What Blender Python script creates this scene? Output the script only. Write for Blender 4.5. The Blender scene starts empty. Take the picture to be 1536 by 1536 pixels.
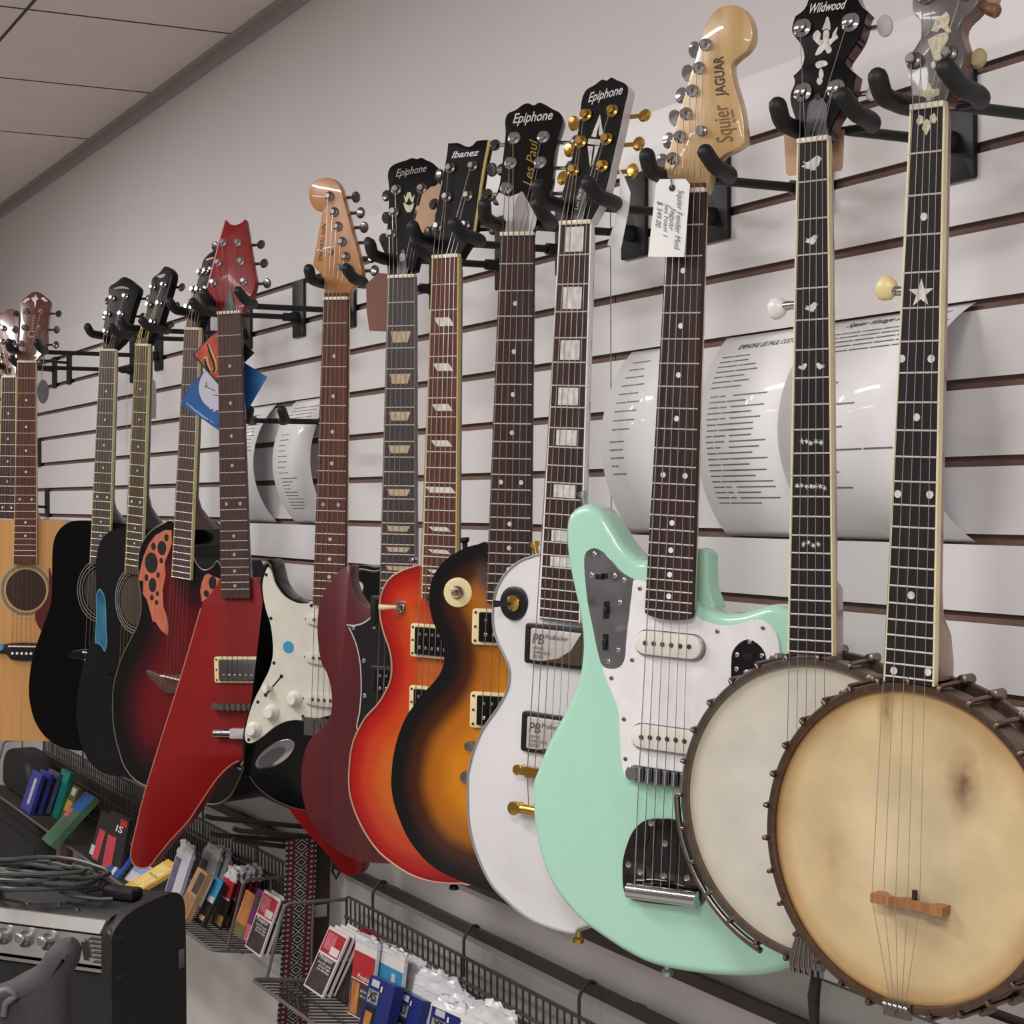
import bpy, bmesh, math, random
import numpy as np
from mathutils import Vector, Matrix
from mathutils.geometry import delaunay_2d_cdt
random.seed(7)
PI = math.pi
COL = bpy.context.scene.collection

# ------------------------------------------------------------------ camera model (metres, wall = plane y 0, floor = z 0)
F = 2700.0
ZG = 2.02                                     # height of the topmost slat groove above the floor
YAW, PITCH, ROLL, DIST = 1.09986, -.00619, -.00284, 1.20117
CAM = Vector((0, -DIST, ZG - .41834))
fwd = Vector((-math.sin(YAW)*math.cos(PITCH), math.cos(YAW)*math.cos(PITCH), math.sin(PITCH)))
r0 = Vector((math.cos(YAW), math.sin(YAW), 0)); u0 = r0.cross(fwd)
rgt = r0*math.cos(ROLL) + u0*math.sin(ROLL); upv = u0*math.cos(ROLL) - r0*math.sin(ROLL)
FH = Vector((-math.sin(YAW), math.cos(YAW), 0)); RH = r0.copy()
def ray(px, py): return fwd + rgt*((px-768)/F) + upv*((768-py)/F)
def wp(px, py, y=0.0):
    "world point seen at (px, py) standing y from the wall plane"
    d = ray(px, py); return CAM + d*((y-CAM.y)/d.y)
def cv(x0, y0, s, pts): return [(x0+p[0]/s, y0+p[1]/s)+tuple(p[2:]) for p in pts]

# ------------------------------------------------------------------ colours and materials
def lin(c): c = c/255.0; return c/12.92 if c <= .04045 else ((c+.055)/1.055)**2.4
def S(r, g, b, k=1.0): k *= .8; return (min(lin(r)*k, .95), min(lin(g)*k, .95), min(lin(b)*k, .95), 1)
MATS = {}
def newmat(name):
    m = bpy.data.materials.new(name); m.use_nodes = True
    nt = m.node_tree; b = nt.nodes['Principled BSDF']; return m, nt, b
def coords(nt, scale=(1, 1, 1)):
    tc = nt.nodes.new('ShaderNodeTexCoord'); mp = nt.nodes.new('ShaderNodeMapping')
    mp.inputs['Scale'].default_value = scale; nt.links.new(tc.outputs['Object'], mp.inputs['Vector']); return mp
def ramp(nt, stops):
    r = nt.nodes.new('ShaderNodeValToRGB'); e = r.color_ramp.elements
    while len(e) > 1: e.remove(e[-1])
    e[0].position, e[0].color = stops[0]
    for p, c in stops[1:]: k = e.new(p); k.color = c
    return r
def M(name, col=(200, 200, 200), rough=.5, metal=0, coat=0, var=.06, scale=(40, 40, 40), k=1.0, bump=0, trans=0, alpha=1, spec=None, coatr=.05, bumpd=.001):
    if name in MATS: return MATS[name]
    m, nt, b = newmat(name); c = S(*col, k)
    n = nt.nodes.new('ShaderNodeTexNoise'); n.inputs['Scale'].default_value = 1; n.inputs['Detail'].default_value = 4 if bumpd == .001 else 0
    nt.links.new(coords(nt, scale).outputs[0], n.inputs['Vector'])
    lo = tuple(x*(1-var) for x in c[:3])+(1,); hi = tuple(min(x*(1+var), .97) for x in c[:3])+(1,)
    r = ramp(nt, [(.3, lo), (.7, hi)]); nt.links.new(n.outputs['Fac'], r.inputs['Fac']); nt.links.new(r.outputs[0], b.inputs['Base Color'])
    b.inputs['Roughness'].default_value = rough; b.inputs['Metallic'].default_value = metal
    b.inputs['Coat Weight'].default_value = coat; b.inputs['Coat Roughness'].default_value = coatr
    b.inputs['Transmission Weight'].default_value = trans; b.inputs['Alpha'].default_value = alpha
    if spec is not None: b.inputs['Specular IOR Level'].default_value = spec
    if bump:
        bp = nt.nodes.new('ShaderNodeBump'); bp.inputs['Strength'].default_value = bump; bp.inputs['Distance'].default_value = bumpd
        nt.links.new(n.outputs['Fac'], bp.inputs['Height']); nt.links.new(bp.outputs[0], b.inputs['Normal'])
    MATS[name] = m; return m
def wood(name, dark=(60,40,34), light=(90,60,50), rough=.35, coat=.5, scale=(260, 260, 9), k=1.0, wave=False):
    if name in MATS: return MATS[name]
    m, nt, b = newmat(name)
    n = nt.nodes.new('ShaderNodeTexNoise'); n.inputs['Scale'].default_value = 1; n.inputs['Detail'].default_value = 6; n.inputs['Distortion'].default_value = .4
    nt.links.new(coords(nt, scale).outputs[0], n.inputs['Vector'])
    r = ramp(nt, [(.3, S(*dark, k)), (.7, S(*light, k))]); nt.links.new(n.outputs['Fac'], r.inputs['Fac']); nt.links.new(r.outputs[0], b.inputs['Base Color'])
    b.inputs['Roughness'].default_value = rough; b.inputs['Coat Weight'].default_value = coat
    if coat == 0: b.inputs['Specular IOR Level'].default_value = .25
    MATS[name] = m; return m
def burst(name, stops, rough=.25, grain=.15, scale=(15, 15, 120)):
    "lacquer shaded by the 'edge' attribute: distance from the body's outline in metres"
    if name in MATS: return MATS[name]
    m, nt, b = newmat(name)
    a = nt.nodes.new('ShaderNodeAttribute'); a.attribute_name = 'edge'
    mr = nt.nodes.new('ShaderNodeMapRange'); mr.inputs['From Max'].default_value = .12
    nt.links.new(a.outputs['Fac'], mr.inputs['Value'])
    r = ramp(nt, stops); r.color_ramp.interpolation = 'EASE'; nt.links.new(mr.outputs[0], r.inputs['Fac'])
    n = nt.nodes.new('ShaderNodeTexNoise'); n.inputs['Scale'].default_value = 1; n.inputs['Detail'].default_value = 5
    nt.links.new(coords(nt, scale).outputs[0], n.inputs['Vector'])
    g = ramp(nt, [(.3, (1-grain,)*3+(1,)), (.7, (1, 1, 1, 1))]); nt.links.new(n.outputs['Fac'], g.inputs['Fac'])
    mx = nt.nodes.new('ShaderNodeMix'); mx.data_type = 'RGBA'; mx.blend_type = 'MULTIPLY'; mx.inputs[0].default_value = 1
    nt.links.new(r.outputs[0], mx.inputs[6]); nt.links.new(g.outputs[0], mx.inputs[7]); nt.links.new(mx.outputs[2], b.inputs['Base Color'])
    b.inputs['Roughness'].default_value = rough; b.inputs['Coat Weight'].default_value = .3; b.inputs['Coat Roughness'].default_value = .08; b.inputs['Specular IOR Level'].default_value = .3
    MATS[name] = m; return m

chrome = M('chrome', (205, 205, 208), .12, 1, var=.03)
nickel = M('aged nickel', (150, 142, 138), .3, 1, var=.12, scale=(120, 120, 120))
gold = M('gold plate', (222, 178, 92), .2, 1, var=.05)
steel = M('string steel', (190, 186, 182), .3, 1)
bronze = M('bronze string', (164, 146, 132), .4, .9)
black = M('black lacquer', (8, 8, 9), .22, 0, .12, spec=.3)
headblack = M('headplate black', (9, 9, 10), .45, 0, 0, spec=.12)
wavychrome = M('rippled chrome', (186, 186, 192), .1, .95, var=.1, scale=(40, 40, 40), bump=1.0, bumpd=.0045)
blackplastic = M('black plastic', (16, 16, 17), .35)
foam = M('black foam rubber', (14, 14, 15), .55, bump=.2, scale=(300, 300, 300))
blackmetal = M('black painted steel', (30, 30, 33), .45, .3)
white = M('white plastic', (232, 229, 230), .3, k=1.18)
cream = M('cream plastic', (226, 208, 160), .35, k=1.15)
ivory = M('ivory binding', (226, 214, 172), .4, k=1.1)
pearl = M('mother of pearl', (218, 214, 208), .2, 0, .5, var=.25, scale=(160, 160, 90), k=1.1)
bone = M('bone nut', (232, 222, 200), .4, k=1.1)
fretwire = M('fret wire', (222, 214, 210), .4, .35, k=1.1)
rosewood = wood('rosewood', (44, 29, 27), (74, 50, 45), .6, 0)
rosered = wood('reddish rosewood', (76, 43, 34), (112, 66, 52), .6, 0)
ebony = wood('ebony', (24, 20, 20), (42, 34, 33), .6, 0)
maple = wood('maple neck', (200, 160, 106), (224, 186, 130), .3, .6, (60, 60, 6), k=1.05)
mapleor = wood('amber maple', (184, 124, 74), (208, 146, 92), .3, .6, (60, 60, 6))
mahog = wood('mahogany neck', (92, 54, 40), (128, 80, 60), .4, .3)

# ------------------------------------------------------------------ mesh helpers
def link(name, verts, faces, mat, parent=None, smooth=35, mats=None, mi=None):
    me = bpy.data.meshes.new(name); me.from_pydata([tuple(v) for v in verts], [], faces)
    for m in (mats or [mat]): me.materials.append(m)
    if mi is not None: me.polygons.foreach_set('material_index', mi)
    me.update()
    bm = bmesh.new(); bm.from_mesh(me); bmesh.ops.recalc_face_normals(bm, faces=bm.faces); bm.to_mesh(me); bm.free()
    if smooth:
        me.polygons.foreach_set('use_smooth', [True]*len(me.polygons)); me.set_sharp_from_angle(angle=math.radians(smooth))
    o = bpy.data.objects.new(name, me); COL.objects.link(o)
    if parent: o.parent = parent
    return o
def tag(o, label=None, cat=None, group=None, kind=None):
    if label: o['label'] = label
    if cat: o['category'] = cat
    if group: o['group'] = group
    if kind: o['kind'] = kind
    return o
def empty(name, label, cat, mat4=None, group=None):
    o = bpy.data.objects.new(name, None); o.empty_display_size = .05; COL.objects.link(o)
    if mat4 is not None: o.matrix_world = mat4
    return tag(o, label, cat, group)
def smooth_loop(pts, step=.004, closed=True):
    "Catmull-Rom through points; a point with a third entry is a corner"
    n = len(pts); out = []
    P = [Vector((p[0], p[1])) for p in pts]; Cn = [len(p) > 2 for p in pts]
    for i in range(n if closed else n-1):
        a, b = P[i], P[(i+1) % n]
        p = P[i-1] if (closed or i > 0) else a; q = P[(i+2) % n] if (closed or i+2 < n) else b
        t0 = Vector((0, 0)) if Cn[i] else (b-p)*.5
        t1 = Vector((0, 0)) if Cn[(i+1) % n] else (q-a)*.5
        if Cn[i] and Cn[(i+1) % n]: t0 = t1 = b-a
        elif Cn[i]: t0 = (b-a)*1.5-t1*.5
        elif Cn[(i+1) % n]: t1 = (b-a)*1.5-t0*.5
        L = (b-a).length; lim = L*1.25
        if t0.length > lim: t0 = t0*(lim/t0.length)
        if t1.length > lim: t1 = t1*(lim/t1.length)
        k = max(1, int(round(L/step))) if not (Cn[i] and Cn[(i+1) % n]) else 1
        for s in range(k):
            t = s/k; t2 = t*t; t3 = t2*t
            out.append(a*(2*t3-3*t2+1)+t0*(t3-2*t2+t)+b*(3*t2-2*t3)+t1*(t3-t2))
    if not closed: out.append(P[-1])
    return [(v.x, v.y) for v in out]
def area2(p): return sum(p[i-1][0]*p[i][1]-p[i][0]*p[i-1][1] for i in range(len(p)))
def ccw(p): return p if area2(p) > 0 else p[::-1]
def inset(p, d):
    n = len(p); out = []
    for i in range(n):
        a = Vector(p[i-1]); b = Vector(p[i]); c = Vector(p[(i+1) % n])
        e1 = (b-a); e2 = (c-b)
        if e1.length < 1e-9: e1 = e2
        if e2.length < 1e-9: e2 = e1
        e1.normalize(); e2.normalize()
        n1 = Vector((-e1.y, e1.x)); n2 = Vector((-e2.y, e2.x)); m = n1+n2
        if m.length < 1e-6: m = n1
        m.normalize(); s = max(m.dot(n1), .5); q = b+m*(d/s); out.append((q.x, q.y))
    return out
def solid(name, loop, y0, y1, mat, parent, r=0.0, steps=3, rb=0.0, at=None, smooth=35):
    "extrude a loop (x, z) from the front plane y0 to the back plane y1 with rounded front / back edges"
    p = ccw(loop); n = len(p); rings = []
    if r > 0:
        for i in range(steps+1):
            a = PI/2*i/steps; rings.append((r*(1-math.sin(a)), y0+r*(1-math.cos(a))))
    else: rings.append((0, y0))
    if rb > 0:
        for i in range(steps+1):
            a = PI/2*i/steps; rings.append((rb*(1-math.cos(a)), y1-rb*(1-math.sin(a))))
    else: rings.append((0, y1))
    V = []; Fc = []
    for d, y in rings:
        q = inset(p, d) if d > 1e-9 else p
        V += [(x, y, z) for x, z in q]
    for k in range(len(rings)-1):
        for i in range(n):
            j = (i+1) % n; Fc.append((k*n+i, k*n+j, (k+1)*n+j, (k+1)*n+i))
    Fc.append(tuple(range(n))); Fc.append(tuple(range((len(rings)-1)*n, len(rings)*n))[::-1])
    if at: V = [at(v) for v in V]
    return link(name, V, Fc, mat, parent, smooth)
def domed(name, loop, y0, y1, mats, parent, dome=.008, width=.05, space=.009, lip=.0, hole=None):
    "like solid, but the front is a filled mesh carrying the distance to the outline; mats = [front, side]"
    p = ccw(loop); n = len(p); A = np.array(p)
    xs = np.arange(A[:, 0].min(), A[:, 0].max(), space); zs = np.arange(A[:, 1].min(), A[:, 1].max(), space)
    gx, gz = np.meshgrid(xs, zs); Q = np.stack([gx.ravel(), gz.ravel()], 1)
    B0 = A; B1 = np.roll(A, -1, 0); E = B1-B0; L2 = np.maximum((E*E).sum(1), 1e-12)
    def dist(Q):
        w = Q[:, None, :]-B0[None]; t = np.clip((w*E[None]).sum(2)/L2, 0, 1); d = w-t[..., None]*E[None]
        return np.sqrt((d*d).sum(2)).min(1)
    cross = ((B0[None, :, 1] > Q[:, 1:2]) != (B1[None, :, 1] > Q[:, 1:2])) & (Q[:, 0:1] < (B1-B0)[None, :, 0]*(Q[:, 1:2]-B0[None, :, 1])/np.where(np.abs(B1-B0)[None, :, 1] < 1e-12, 1e-12, (B1-B0)[None, :, 1])+B0[None, :, 0])
    ins = cross.sum(1) % 2 == 1; dd = dist(Q); Q = Q[ins & (dd > space*.6)]
    vs = [Vector(v) for v in p]+[Vector(v) for v in Q]
    res = delaunay_2d_cdt(vs, [], [list(range(n))], 1, 1e-7)
    RV = np.array([(v.x, v.y) for v in res[0]]); d = dist(RV); d[d < 1e-6] = 0
    Y = y0-dome*(1-np.exp(-(d/width)**2)) + lip*np.exp(-(d/.006))
    V = [(RV[i, 0], Y[i], RV[i, 1]) for i in range(len(RV))]
    Fc = [tuple(f) for f in res[2]]; nf = len(Fc); base = len(V)
    ff = [(V.index, 0)]
    ring = [(x, y0+lip, z) for x, z in p]; ring2 = [(x, y1, z) for x, z in p]
    V += ring+ring2
    for i in range(n):
        j = (i+1) % n; Fc.append((base+i, base+j, base+n+j, base+n+i))
    Fc.append(tuple(range(base+n, base+2*n))[::-1])
    o = link(name, V, Fc, None, parent, 40, mats, [0]*nf+[1]*(len(Fc)-nf))
    at = o.data.attributes.new('edge', 'FLOAT', 'POINT'); at.data.foreach_set('value', list(d)+[0.0]*(2*n))
    return o
def tube_geo(pts, r, seg=8, caps=True, flat=1.0):
    P = [Vector(p) for p in pts]; V = []; Fc = []; n = len(P)
    R = r if isinstance(r, (list, tuple)) else [r]*n
    t = (P[1]-P[0]).normalized(); a = Vector((0, 0, 1)) if abs(t.z) < .9 else Vector((1, 0, 0))
    u = t.cross(a).normalized()
    for i in range(n):
        t = ((P[min(i+1, n-1)]-P[i]).normalized()+(P[i]-P[max(i-1, 0)]).normalized())
        if t.length < 1e-6: t = P[min(i+1, n-1)]-P[max(i-1, 0)]
        t.normalize(); u = (u-t*u.dot(t)).normalized(); w = t.cross(u)
        for k in range(seg):
            a = 2*PI*k/seg; V.append(P[i]+u*(R[i]*math.cos(a))+w*(R[i]*flat*math.sin(a)))
    for i in range(n-1):
        for k in range(seg):
            j = (k+1) % seg; Fc.append((i*seg+k, i*seg+j, (i+1)*seg+j, (i+1)*seg+k))
    if caps: Fc.append(tuple(range(seg))[::-1]); Fc.append(tuple(range((n-1)*seg, n*seg)))
    return V, Fc
def tube(name, pts, r, mat, parent=None, seg=8, smooth=50, flat=1.0):
    V, Fc = tube_geo(pts, r, seg, flat=flat); return link(name, V, Fc, mat, parent, smooth)
def rounded_path(pts, rad=.01, k=4):
    P = [Vector(p) for p in pts]; out = [P[0]]
    for i in range(1, len(P)-1):
        a, b, c = P[i-1], P[i], P[i+1]; d1 = (a-b); d2 = (c-b)
        r = min(rad, d1.length*.48, d2.length*.48); s = b+d1.normalized()*r; e = b+d2.normalized()*r
        for j in range(k+1):
            t = j/k; out.append(s*(1-t)**2+b*(2*t*(1-t))+e*t*t)
    return out+[P[-1]]
def lathe_geo(c, axis, prof, seg=16, sx=1.0, ref=None):
    "prof: (radius, height along axis)"
    c = Vector(c); ax = Vector(axis).normalized(); a = Vector(ref) if ref else (Vector((0, 0, 1)) if abs(ax.z) < .9 else Vector((1, 0, 0)))
    u = (a-ax*a.dot(ax)).normalized(); w = ax.cross(u); V = []; Fc = []
    for r, h in prof:
        for k in range(seg):
            t = 2*PI*k/seg; V.append(c+ax*h+u*(r*math.cos(t))+w*(r*sx*math.sin(t)))
    for i in range(len(prof)-1):
        for k in range(seg):
            j = (k+1) % seg; Fc.append((i*seg+k, i*seg+j, (i+1)*seg+j, (i+1)*seg+k))
    Fc.append(tuple(range(seg))[::-1]); Fc.append(tuple(range((len(prof)-1)*seg, len(prof)*seg)))
    return V, Fc
def lathe(name, c, axis, prof, mat, parent=None, seg=16, sx=1.0, ref=None, smooth=40):
    V, Fc = lathe_geo(c, axis, prof, seg, sx, ref); return link(name, V, Fc, mat, parent, smooth)
def merge(geos):
    V = []; Fc = []
    for v, f in geos:
        b = len(V); V += list(v); Fc += [tuple(i+b for i in q) for q in f]
    return V, Fc
def box_geo(x0, x1, y0, y1, z0, z1):
    V = [(x, y, z) for x in (x0, x1) for y in (y0, y1) for z in (z0, z1)]
    return V, [(0, 1, 3, 2), (4, 6, 7, 5), (0, 4, 5, 1), (2, 3, 7, 6), (0, 2, 6, 4), (1, 5, 7, 3)]
def rbox(name, x0, x1, y0, y1, z0, z1, mat, parent=None, r=.002, rc=None):
    rc = rc if rc is not None else r
    rc = min(rc, (x1-x0)*.49, (z1-z0)*.49); lp = []
    for cx, cz, a0 in ((x1-rc, z1-rc, 0), (x0+rc, z1-rc, 90), (x0+rc, z0+rc, 180), (x1-rc, z0+rc, 270)):
        for k in range(5):
            a = math.radians(a0+22.5*k); lp.append((cx+rc*math.cos(a), cz+rc*math.sin(a)))
    return solid(name, lp, y0, y1, mat, parent, min(r, (y1-y0)*.45), 2, 0)
def ellipse(cx, cz, rx, rz, n=28, rot=0):
    out = []
    for k in range(n):
        t = 2*PI*k/n; x = rx*math.cos(t); z = rz*math.sin(t)
        out.append((cx+x*math.cos(rot)-z*math.sin(rot), cz+x*math.sin(rot)+z*math.cos(rot)))
    return out
FONTC = {}
def text_geo(s, shear=0, bold=0):
    key = (s, shear, bold)
    if key in FONTC: return FONTC[key]
    cu = bpy.data.curves.new('lettering', 'FONT'); cu.body = s; cu.size = 1; cu.shear = shear; cu.offset = bold; cu.resolution_u = 3
    o = bpy.data.objects.new('lettering', cu); COL.objects.link(o)
    me = bpy.data.meshes.new_from_object(o.evaluated_get(bpy.context.evaluated_depsgraph_get()))
    V = [(v.co.x, v.co.y) for v in me.vertices]; Fc = [tuple(p.vertices) for p in me.polygons]
    bpy.data.objects.remove(o); bpy.data.curves.remove(cu); bpy.data.meshes.remove(me)
    FONTC[key] = (V, Fc); return V, Fc
def text3(name, s, A, Bp, nrm, mat, parent, shear=0, bold=0, height=None, lift=.0004, fit=True, geo=False):
    "lettering from A to Bp on the plane with normal nrm (towards the viewer)"
    V, Fc = text_geo(s, shear, bold); A = Vector(A); Bp = Vector(Bp); nrm = Vector(nrm).normalized()
    x0 = min(v[0] for v in V); x1 = max(v[0] for v in V); U = (Bp-A); L = U.length; U.normalize(); W = nrm.cross(U).normalized()
    sx = L/(x1-x0); sy = sx if height is None else height
    P = [A+U*((v[0]-x0)*sx)+W*(v[1]*sy)+nrm*lift for v in V]
    if geo: return P, Fc
    return link(name, P, Fc, mat, parent, 0)
# ------------------------------------------------------------------ instruments
class Inst:
    """a hanging instrument: local x to its right, y back into the wall, z up along the neck, origin at the middle of the nut.
    Its distance follows from its scale length, its turn from the angle alpha."""
    def __init__(s, name, label, cat, nut, ref, reflen, alpha, tilt=0.0, scale=.628, group=None):
        a = math.radians(alpha); h = RH*math.cos(a)-FH*math.sin(a); up = Vector((0, 0, 1)); b = up.cross(h).normalized()
        Z = 2.0
        for _ in range(30):
            O = CAM+ray(*nut)*Z; d = ray(*ref); P = CAM+d*((O-CAM).dot(b)/d.dot(b)); L = (O-P).length; Z *= reflen/L
        v = (O-P).normalized(); hh = b.cross(v).normalized()
        s.O, s.H, s.B, s.V = O, hh, b, v; s.tilt = math.radians(tilt); s.scale = scale
        m = Matrix((hh, b, v)).transposed().to_4x4(); m.translation = O; s.M = m
        s.root = empty(name, label, cat, m, group); s.y0 = .004
    def hit(s, px, py, y=0.0):
        d = ray(px, py); t = ((s.O-CAM).dot(s.B)+y)/d.dot(s.B); P = CAM+d*t-s.O; return P.dot(s.H), P.dot(s.V)
    def T(s, px, py, y=0.0): x, z = s.hit(px, py, y); return Vector((x, y, z))
    def TL(s, pts, y): return [s.hit(p[0], p[1], y)+tuple(p[2:]) for p in pts]
    # head plane: through z = 0 at y0, leaning back by tilt
    def hvec(s, x, v, d=0.0): c, q = math.cos(s.tilt), math.sin(s.tilt); return Vector((x, s.y0+v*q+d*c, v*c-d*q))
    def hh(s, px, py):
        c, q = math.cos(s.tilt), math.sin(s.tilt)
        n = s.B*c-s.V*q; p0 = s.O+s.B*s.y0; d = ray(px, py); t = (p0-CAM).dot(n)/d.dot(n)
        P = CAM+d*t-p0; return P.dot(s.H), P.dot(s.V*c+s.B*q)
    def HL(s, pts): return [s.hh(p[0], p[1])+tuple(p[2:]) for p in pts]
    def H3(s, px, py, d=0.0): x, v = s.hh(px, py); return s.hvec(x, v, d)
    def hn(s): return Vector((0, -math.cos(s.tilt), math.sin(s.tilt)))
    def W(s, p): return s.M @ Vector(p)
    def Linv(s, P): return s.M.inverted() @ Vector(P)

    def headstock(s, pts, mat, thick=.014, r=.001, corner_step=.003, name='headstock'):
        lp = smooth_loop(s.HL(pts), corner_step)
        o = solid(name, lp, 0, thick, mat, s.root, r, 2, r, at=lambda v: s.hvec(v[0], v[2], v[1])); s.head = o; return o
    def headpoly(s, name, pts, mat, lift=.0006, parent=None, step=.002, label=None, smooth=True, depth=.0008):
        q = s.HL(pts); lp = smooth_loop(q, step) if smooth else [(p[0], p[1]) for p in q]
        o = solid(name, lp, -lift, -lift+depth, mat, parent or s.head, 0, 1, 0, at=lambda v: s.hvec(v[0], v[2], v[1]), smooth=0)
        return tag(o, label)
    def headtext(s, name, t, a, b, mat, shear=0, bold=0, height=None, lift=.0008, parent=None):
        return text3(name, t, s.H3(*a), s.H3(*b), s.hn(), mat, parent or s.head, shear, bold, height, lift)
    def tuners(s, posts, side_dir, mat, button=None, knob='round', depth=.017, reach=.022, r=.0052, up=.0085, reachl=None):
        "posts: pixel list; side_dir: -1 / +1 per post; each tuning machine > its button"
        n = s.hn(); s.posts = []
        for p, sd in zip(posts, side_dir):
            c = s.H3(*p)
            V, Fc = lathe_geo(c, n, [(r*1.45, -.001), (r*1.45, .0015), (r*1.3, .0022), (r*.8, .0035), (r*.72, up*.55), (r*.95, up*.6), (r*.95, up*.85), (r*.7, up)], 14)
            g = [(V, Fc)]
            x, v = s.hh(*p)
            e = s.head_edge(v, sd); bx = e+sd*(reach if sd > 0 or reachl is None else reachl)
            g.append(tube_geo([s.hvec(e-sd*.012, v, depth), s.hvec(bx-sd*.006, v, depth)], .0026, 8))
            g.append((lambda c0: lathe_geo(c0, s.hvec(0, 0, 1)-s.hvec(0, 0, 0), [(.0055, -.006), (.006, 0), (.0055, .004)], 10))(s.hvec(e-sd*.012, v, depth)))
            V, Fc = merge(g); o = link('tuning_machine', V, Fc, mat, s.root, 40)
            bc = s.hvec(bx, v, depth); ax = random.uniform(-.5, .5)
            axis = (s.hvec(0, 1)-s.hvec(0, 0))*math.sin(ax)+n*math.cos(ax)
            if knob == 'disc': prof = [(.004, -.003), (.0095, -.0022), (.0105, 0), (.0095, .0022), (.004, .003)]
            elif knob == 'flat': prof = [(.004, -.002), (.0085, -.0016), (.009, 0), (.0085, .0016), (.004, .002)]
            else: prof = [(.003, -.0045), (.007, -.0038), (.0088, -.0015), (.0088, .0015), (.007, .0038), (.003, .0045)]
            bt = lathe('tuning_button', bc, axis, prof, button or mat, o, 16, .8)
            s.posts.append((c+n*(up*.7)))
    def head_edge(s, v, sd):
        me = s.head.data; c, q = math.cos(s.tilt), math.sin(s.tilt); best = None
        for vt in me.vertices:
            rel = Vector(vt.co)-Vector((0, s.y0, 0)); vv = rel.z*c+rel.y*q
            if abs(vv-v) < .006: best = vt.co.x if best is None else (max(best, vt.co.x) if sd > 0 else min(best, vt.co.x))
        return best if best is not None else sd*.035
    def neck(s, w0, w1, zend, fbmat, neckmat, nfrets, dots=None, side=None, d0=.021, heel=None, fb_t=.006, binding=None, endcurve=0, zneck=None, dotmat=None, dbl=.013, dotr=.003, off=0.0):
        "fretboard with frets and inlays, and the neck behind it. heel = [(z, depth, width)] below the plain neck"
        wd = lambda z: w0+(w1-w0)*(z/zend)
        lp = [(-w0/2, 0), (w0/2, 0), (w1/2, zend)]
        if endcurve: lp += [(w1/2*math.cos(t), zend-endcurve*math.sin(t)) for t in np.linspace(.15, PI-.15, 9)]
        lp += [(-w1/2, zend)]
        fb = solid('fretboard', lp, 0, fb_t, fbmat, s.root, .0006, 1); s.fb = fb
        if binding:
            for sd in (-1, 1):
                V, Fc = box_geo(0, 1, -.0003, fb_t, 0, 1); q = []
                for v in V:
                    z = zend*v[2]; x = sd*(wd(z)/2-.0012+v[0]*.0018); q.append((x, v[1], z))
                link('edge_binding', q, Fc, binding, fb, 0)
        for k in range(1, nfrets+1):
            z = -s.scale*(1-2**(-k/12))
            if z < zend: break
            w = wd(z)/2-.0005
            tube('fret', [(-w, -.0002, z), (w, -.0002, z)], .0011, fretwire, fb, 6, flat=.8)
        for k in (dots or []):
            za = -s.scale*(1-2**(-(k-1)/12)); zb = -s.scale*(1-2**(-k/12)); z = (za+zb)/2
            if z < zend: break
            xs = [-dbl, dbl] if k in (12, 24) else [0]
            for x in xs: lathe('inlay', (x, 0, z), (0, -1, 0), [(dotr, -.001), (dotr, .0004)], dotmat or pearl, fb, 14)
        rbox('nut', -w0/2, w0/2, -.0025, .006, -.001, .004, bone, s.root, .0008)
        # neck loft
        zn = zneck if zneck is not None else zend
        secs = [(.004, d0*.8, w0*.96)]+[(z, d0+(.003*z/zn), wd(z)) for z in np.linspace(-.02, zn, 8)]+(heel or [])
        V = []; Fc = []; m = 12
        for z, dp, w in secs:
            for i in range(m+1):
                a = PI*i/m; V.append((-w/2*math.cos(a), fb_t-.001+(dp-fb_t)*math.sin(a)**.8, z))
        for k in range(len(secs)-1):
            for i in range(m): Fc.append((k*(m+1)+i, k*(m+1)+i+1, (k+1)*(m+1)+i+1, (k+1)*(m+1)+i))
            Fc.append((k*(m+1)+m, k*(m+1), (k+1)*(m+1), (k+1)*(m+1)+m))
        Fc.append(tuple(range(m+1))); b0 = (len(secs)-1)*(m+1); Fc.append(tuple(range(b0, b0+m+1))[::-1])
        s.neckobj = link('neck', V, Fc, neckmat, s.root, 45); s.wd = wd; s.w0 = w0
        return fb
    def blocks(s, frets, shape, mat, wfac=.62, hfac=.62, tpar=.004):
        for k in frets:
            za = -s.scale*(1-2**(-(k-1)/12)); zb = -s.scale*(1-2**(-k/12)); z = (za+zb)/2
            hh = (za-zb)*hfac/2; hw = s.wd(z)*wfac/2
            if shape == 'block': q = [(-hw, z-hh), (hw, z-hh), (hw, z+hh), (-hw, z+hh)]
            elif shape == 'trap': q = [(-hw*.72, z-hh), (hw*.72, z-hh), (hw, z+hh), (-hw, z+hh)]
            else: q = [(-hw+tpar, z-hh), (hw+tpar, z-hh), (hw-tpar, z+hh), (-hw-tpar, z+hh)]
            solid('inlay', q, -.0004, .001, mat, s.fb, 0, 1, smooth=0)
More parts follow.
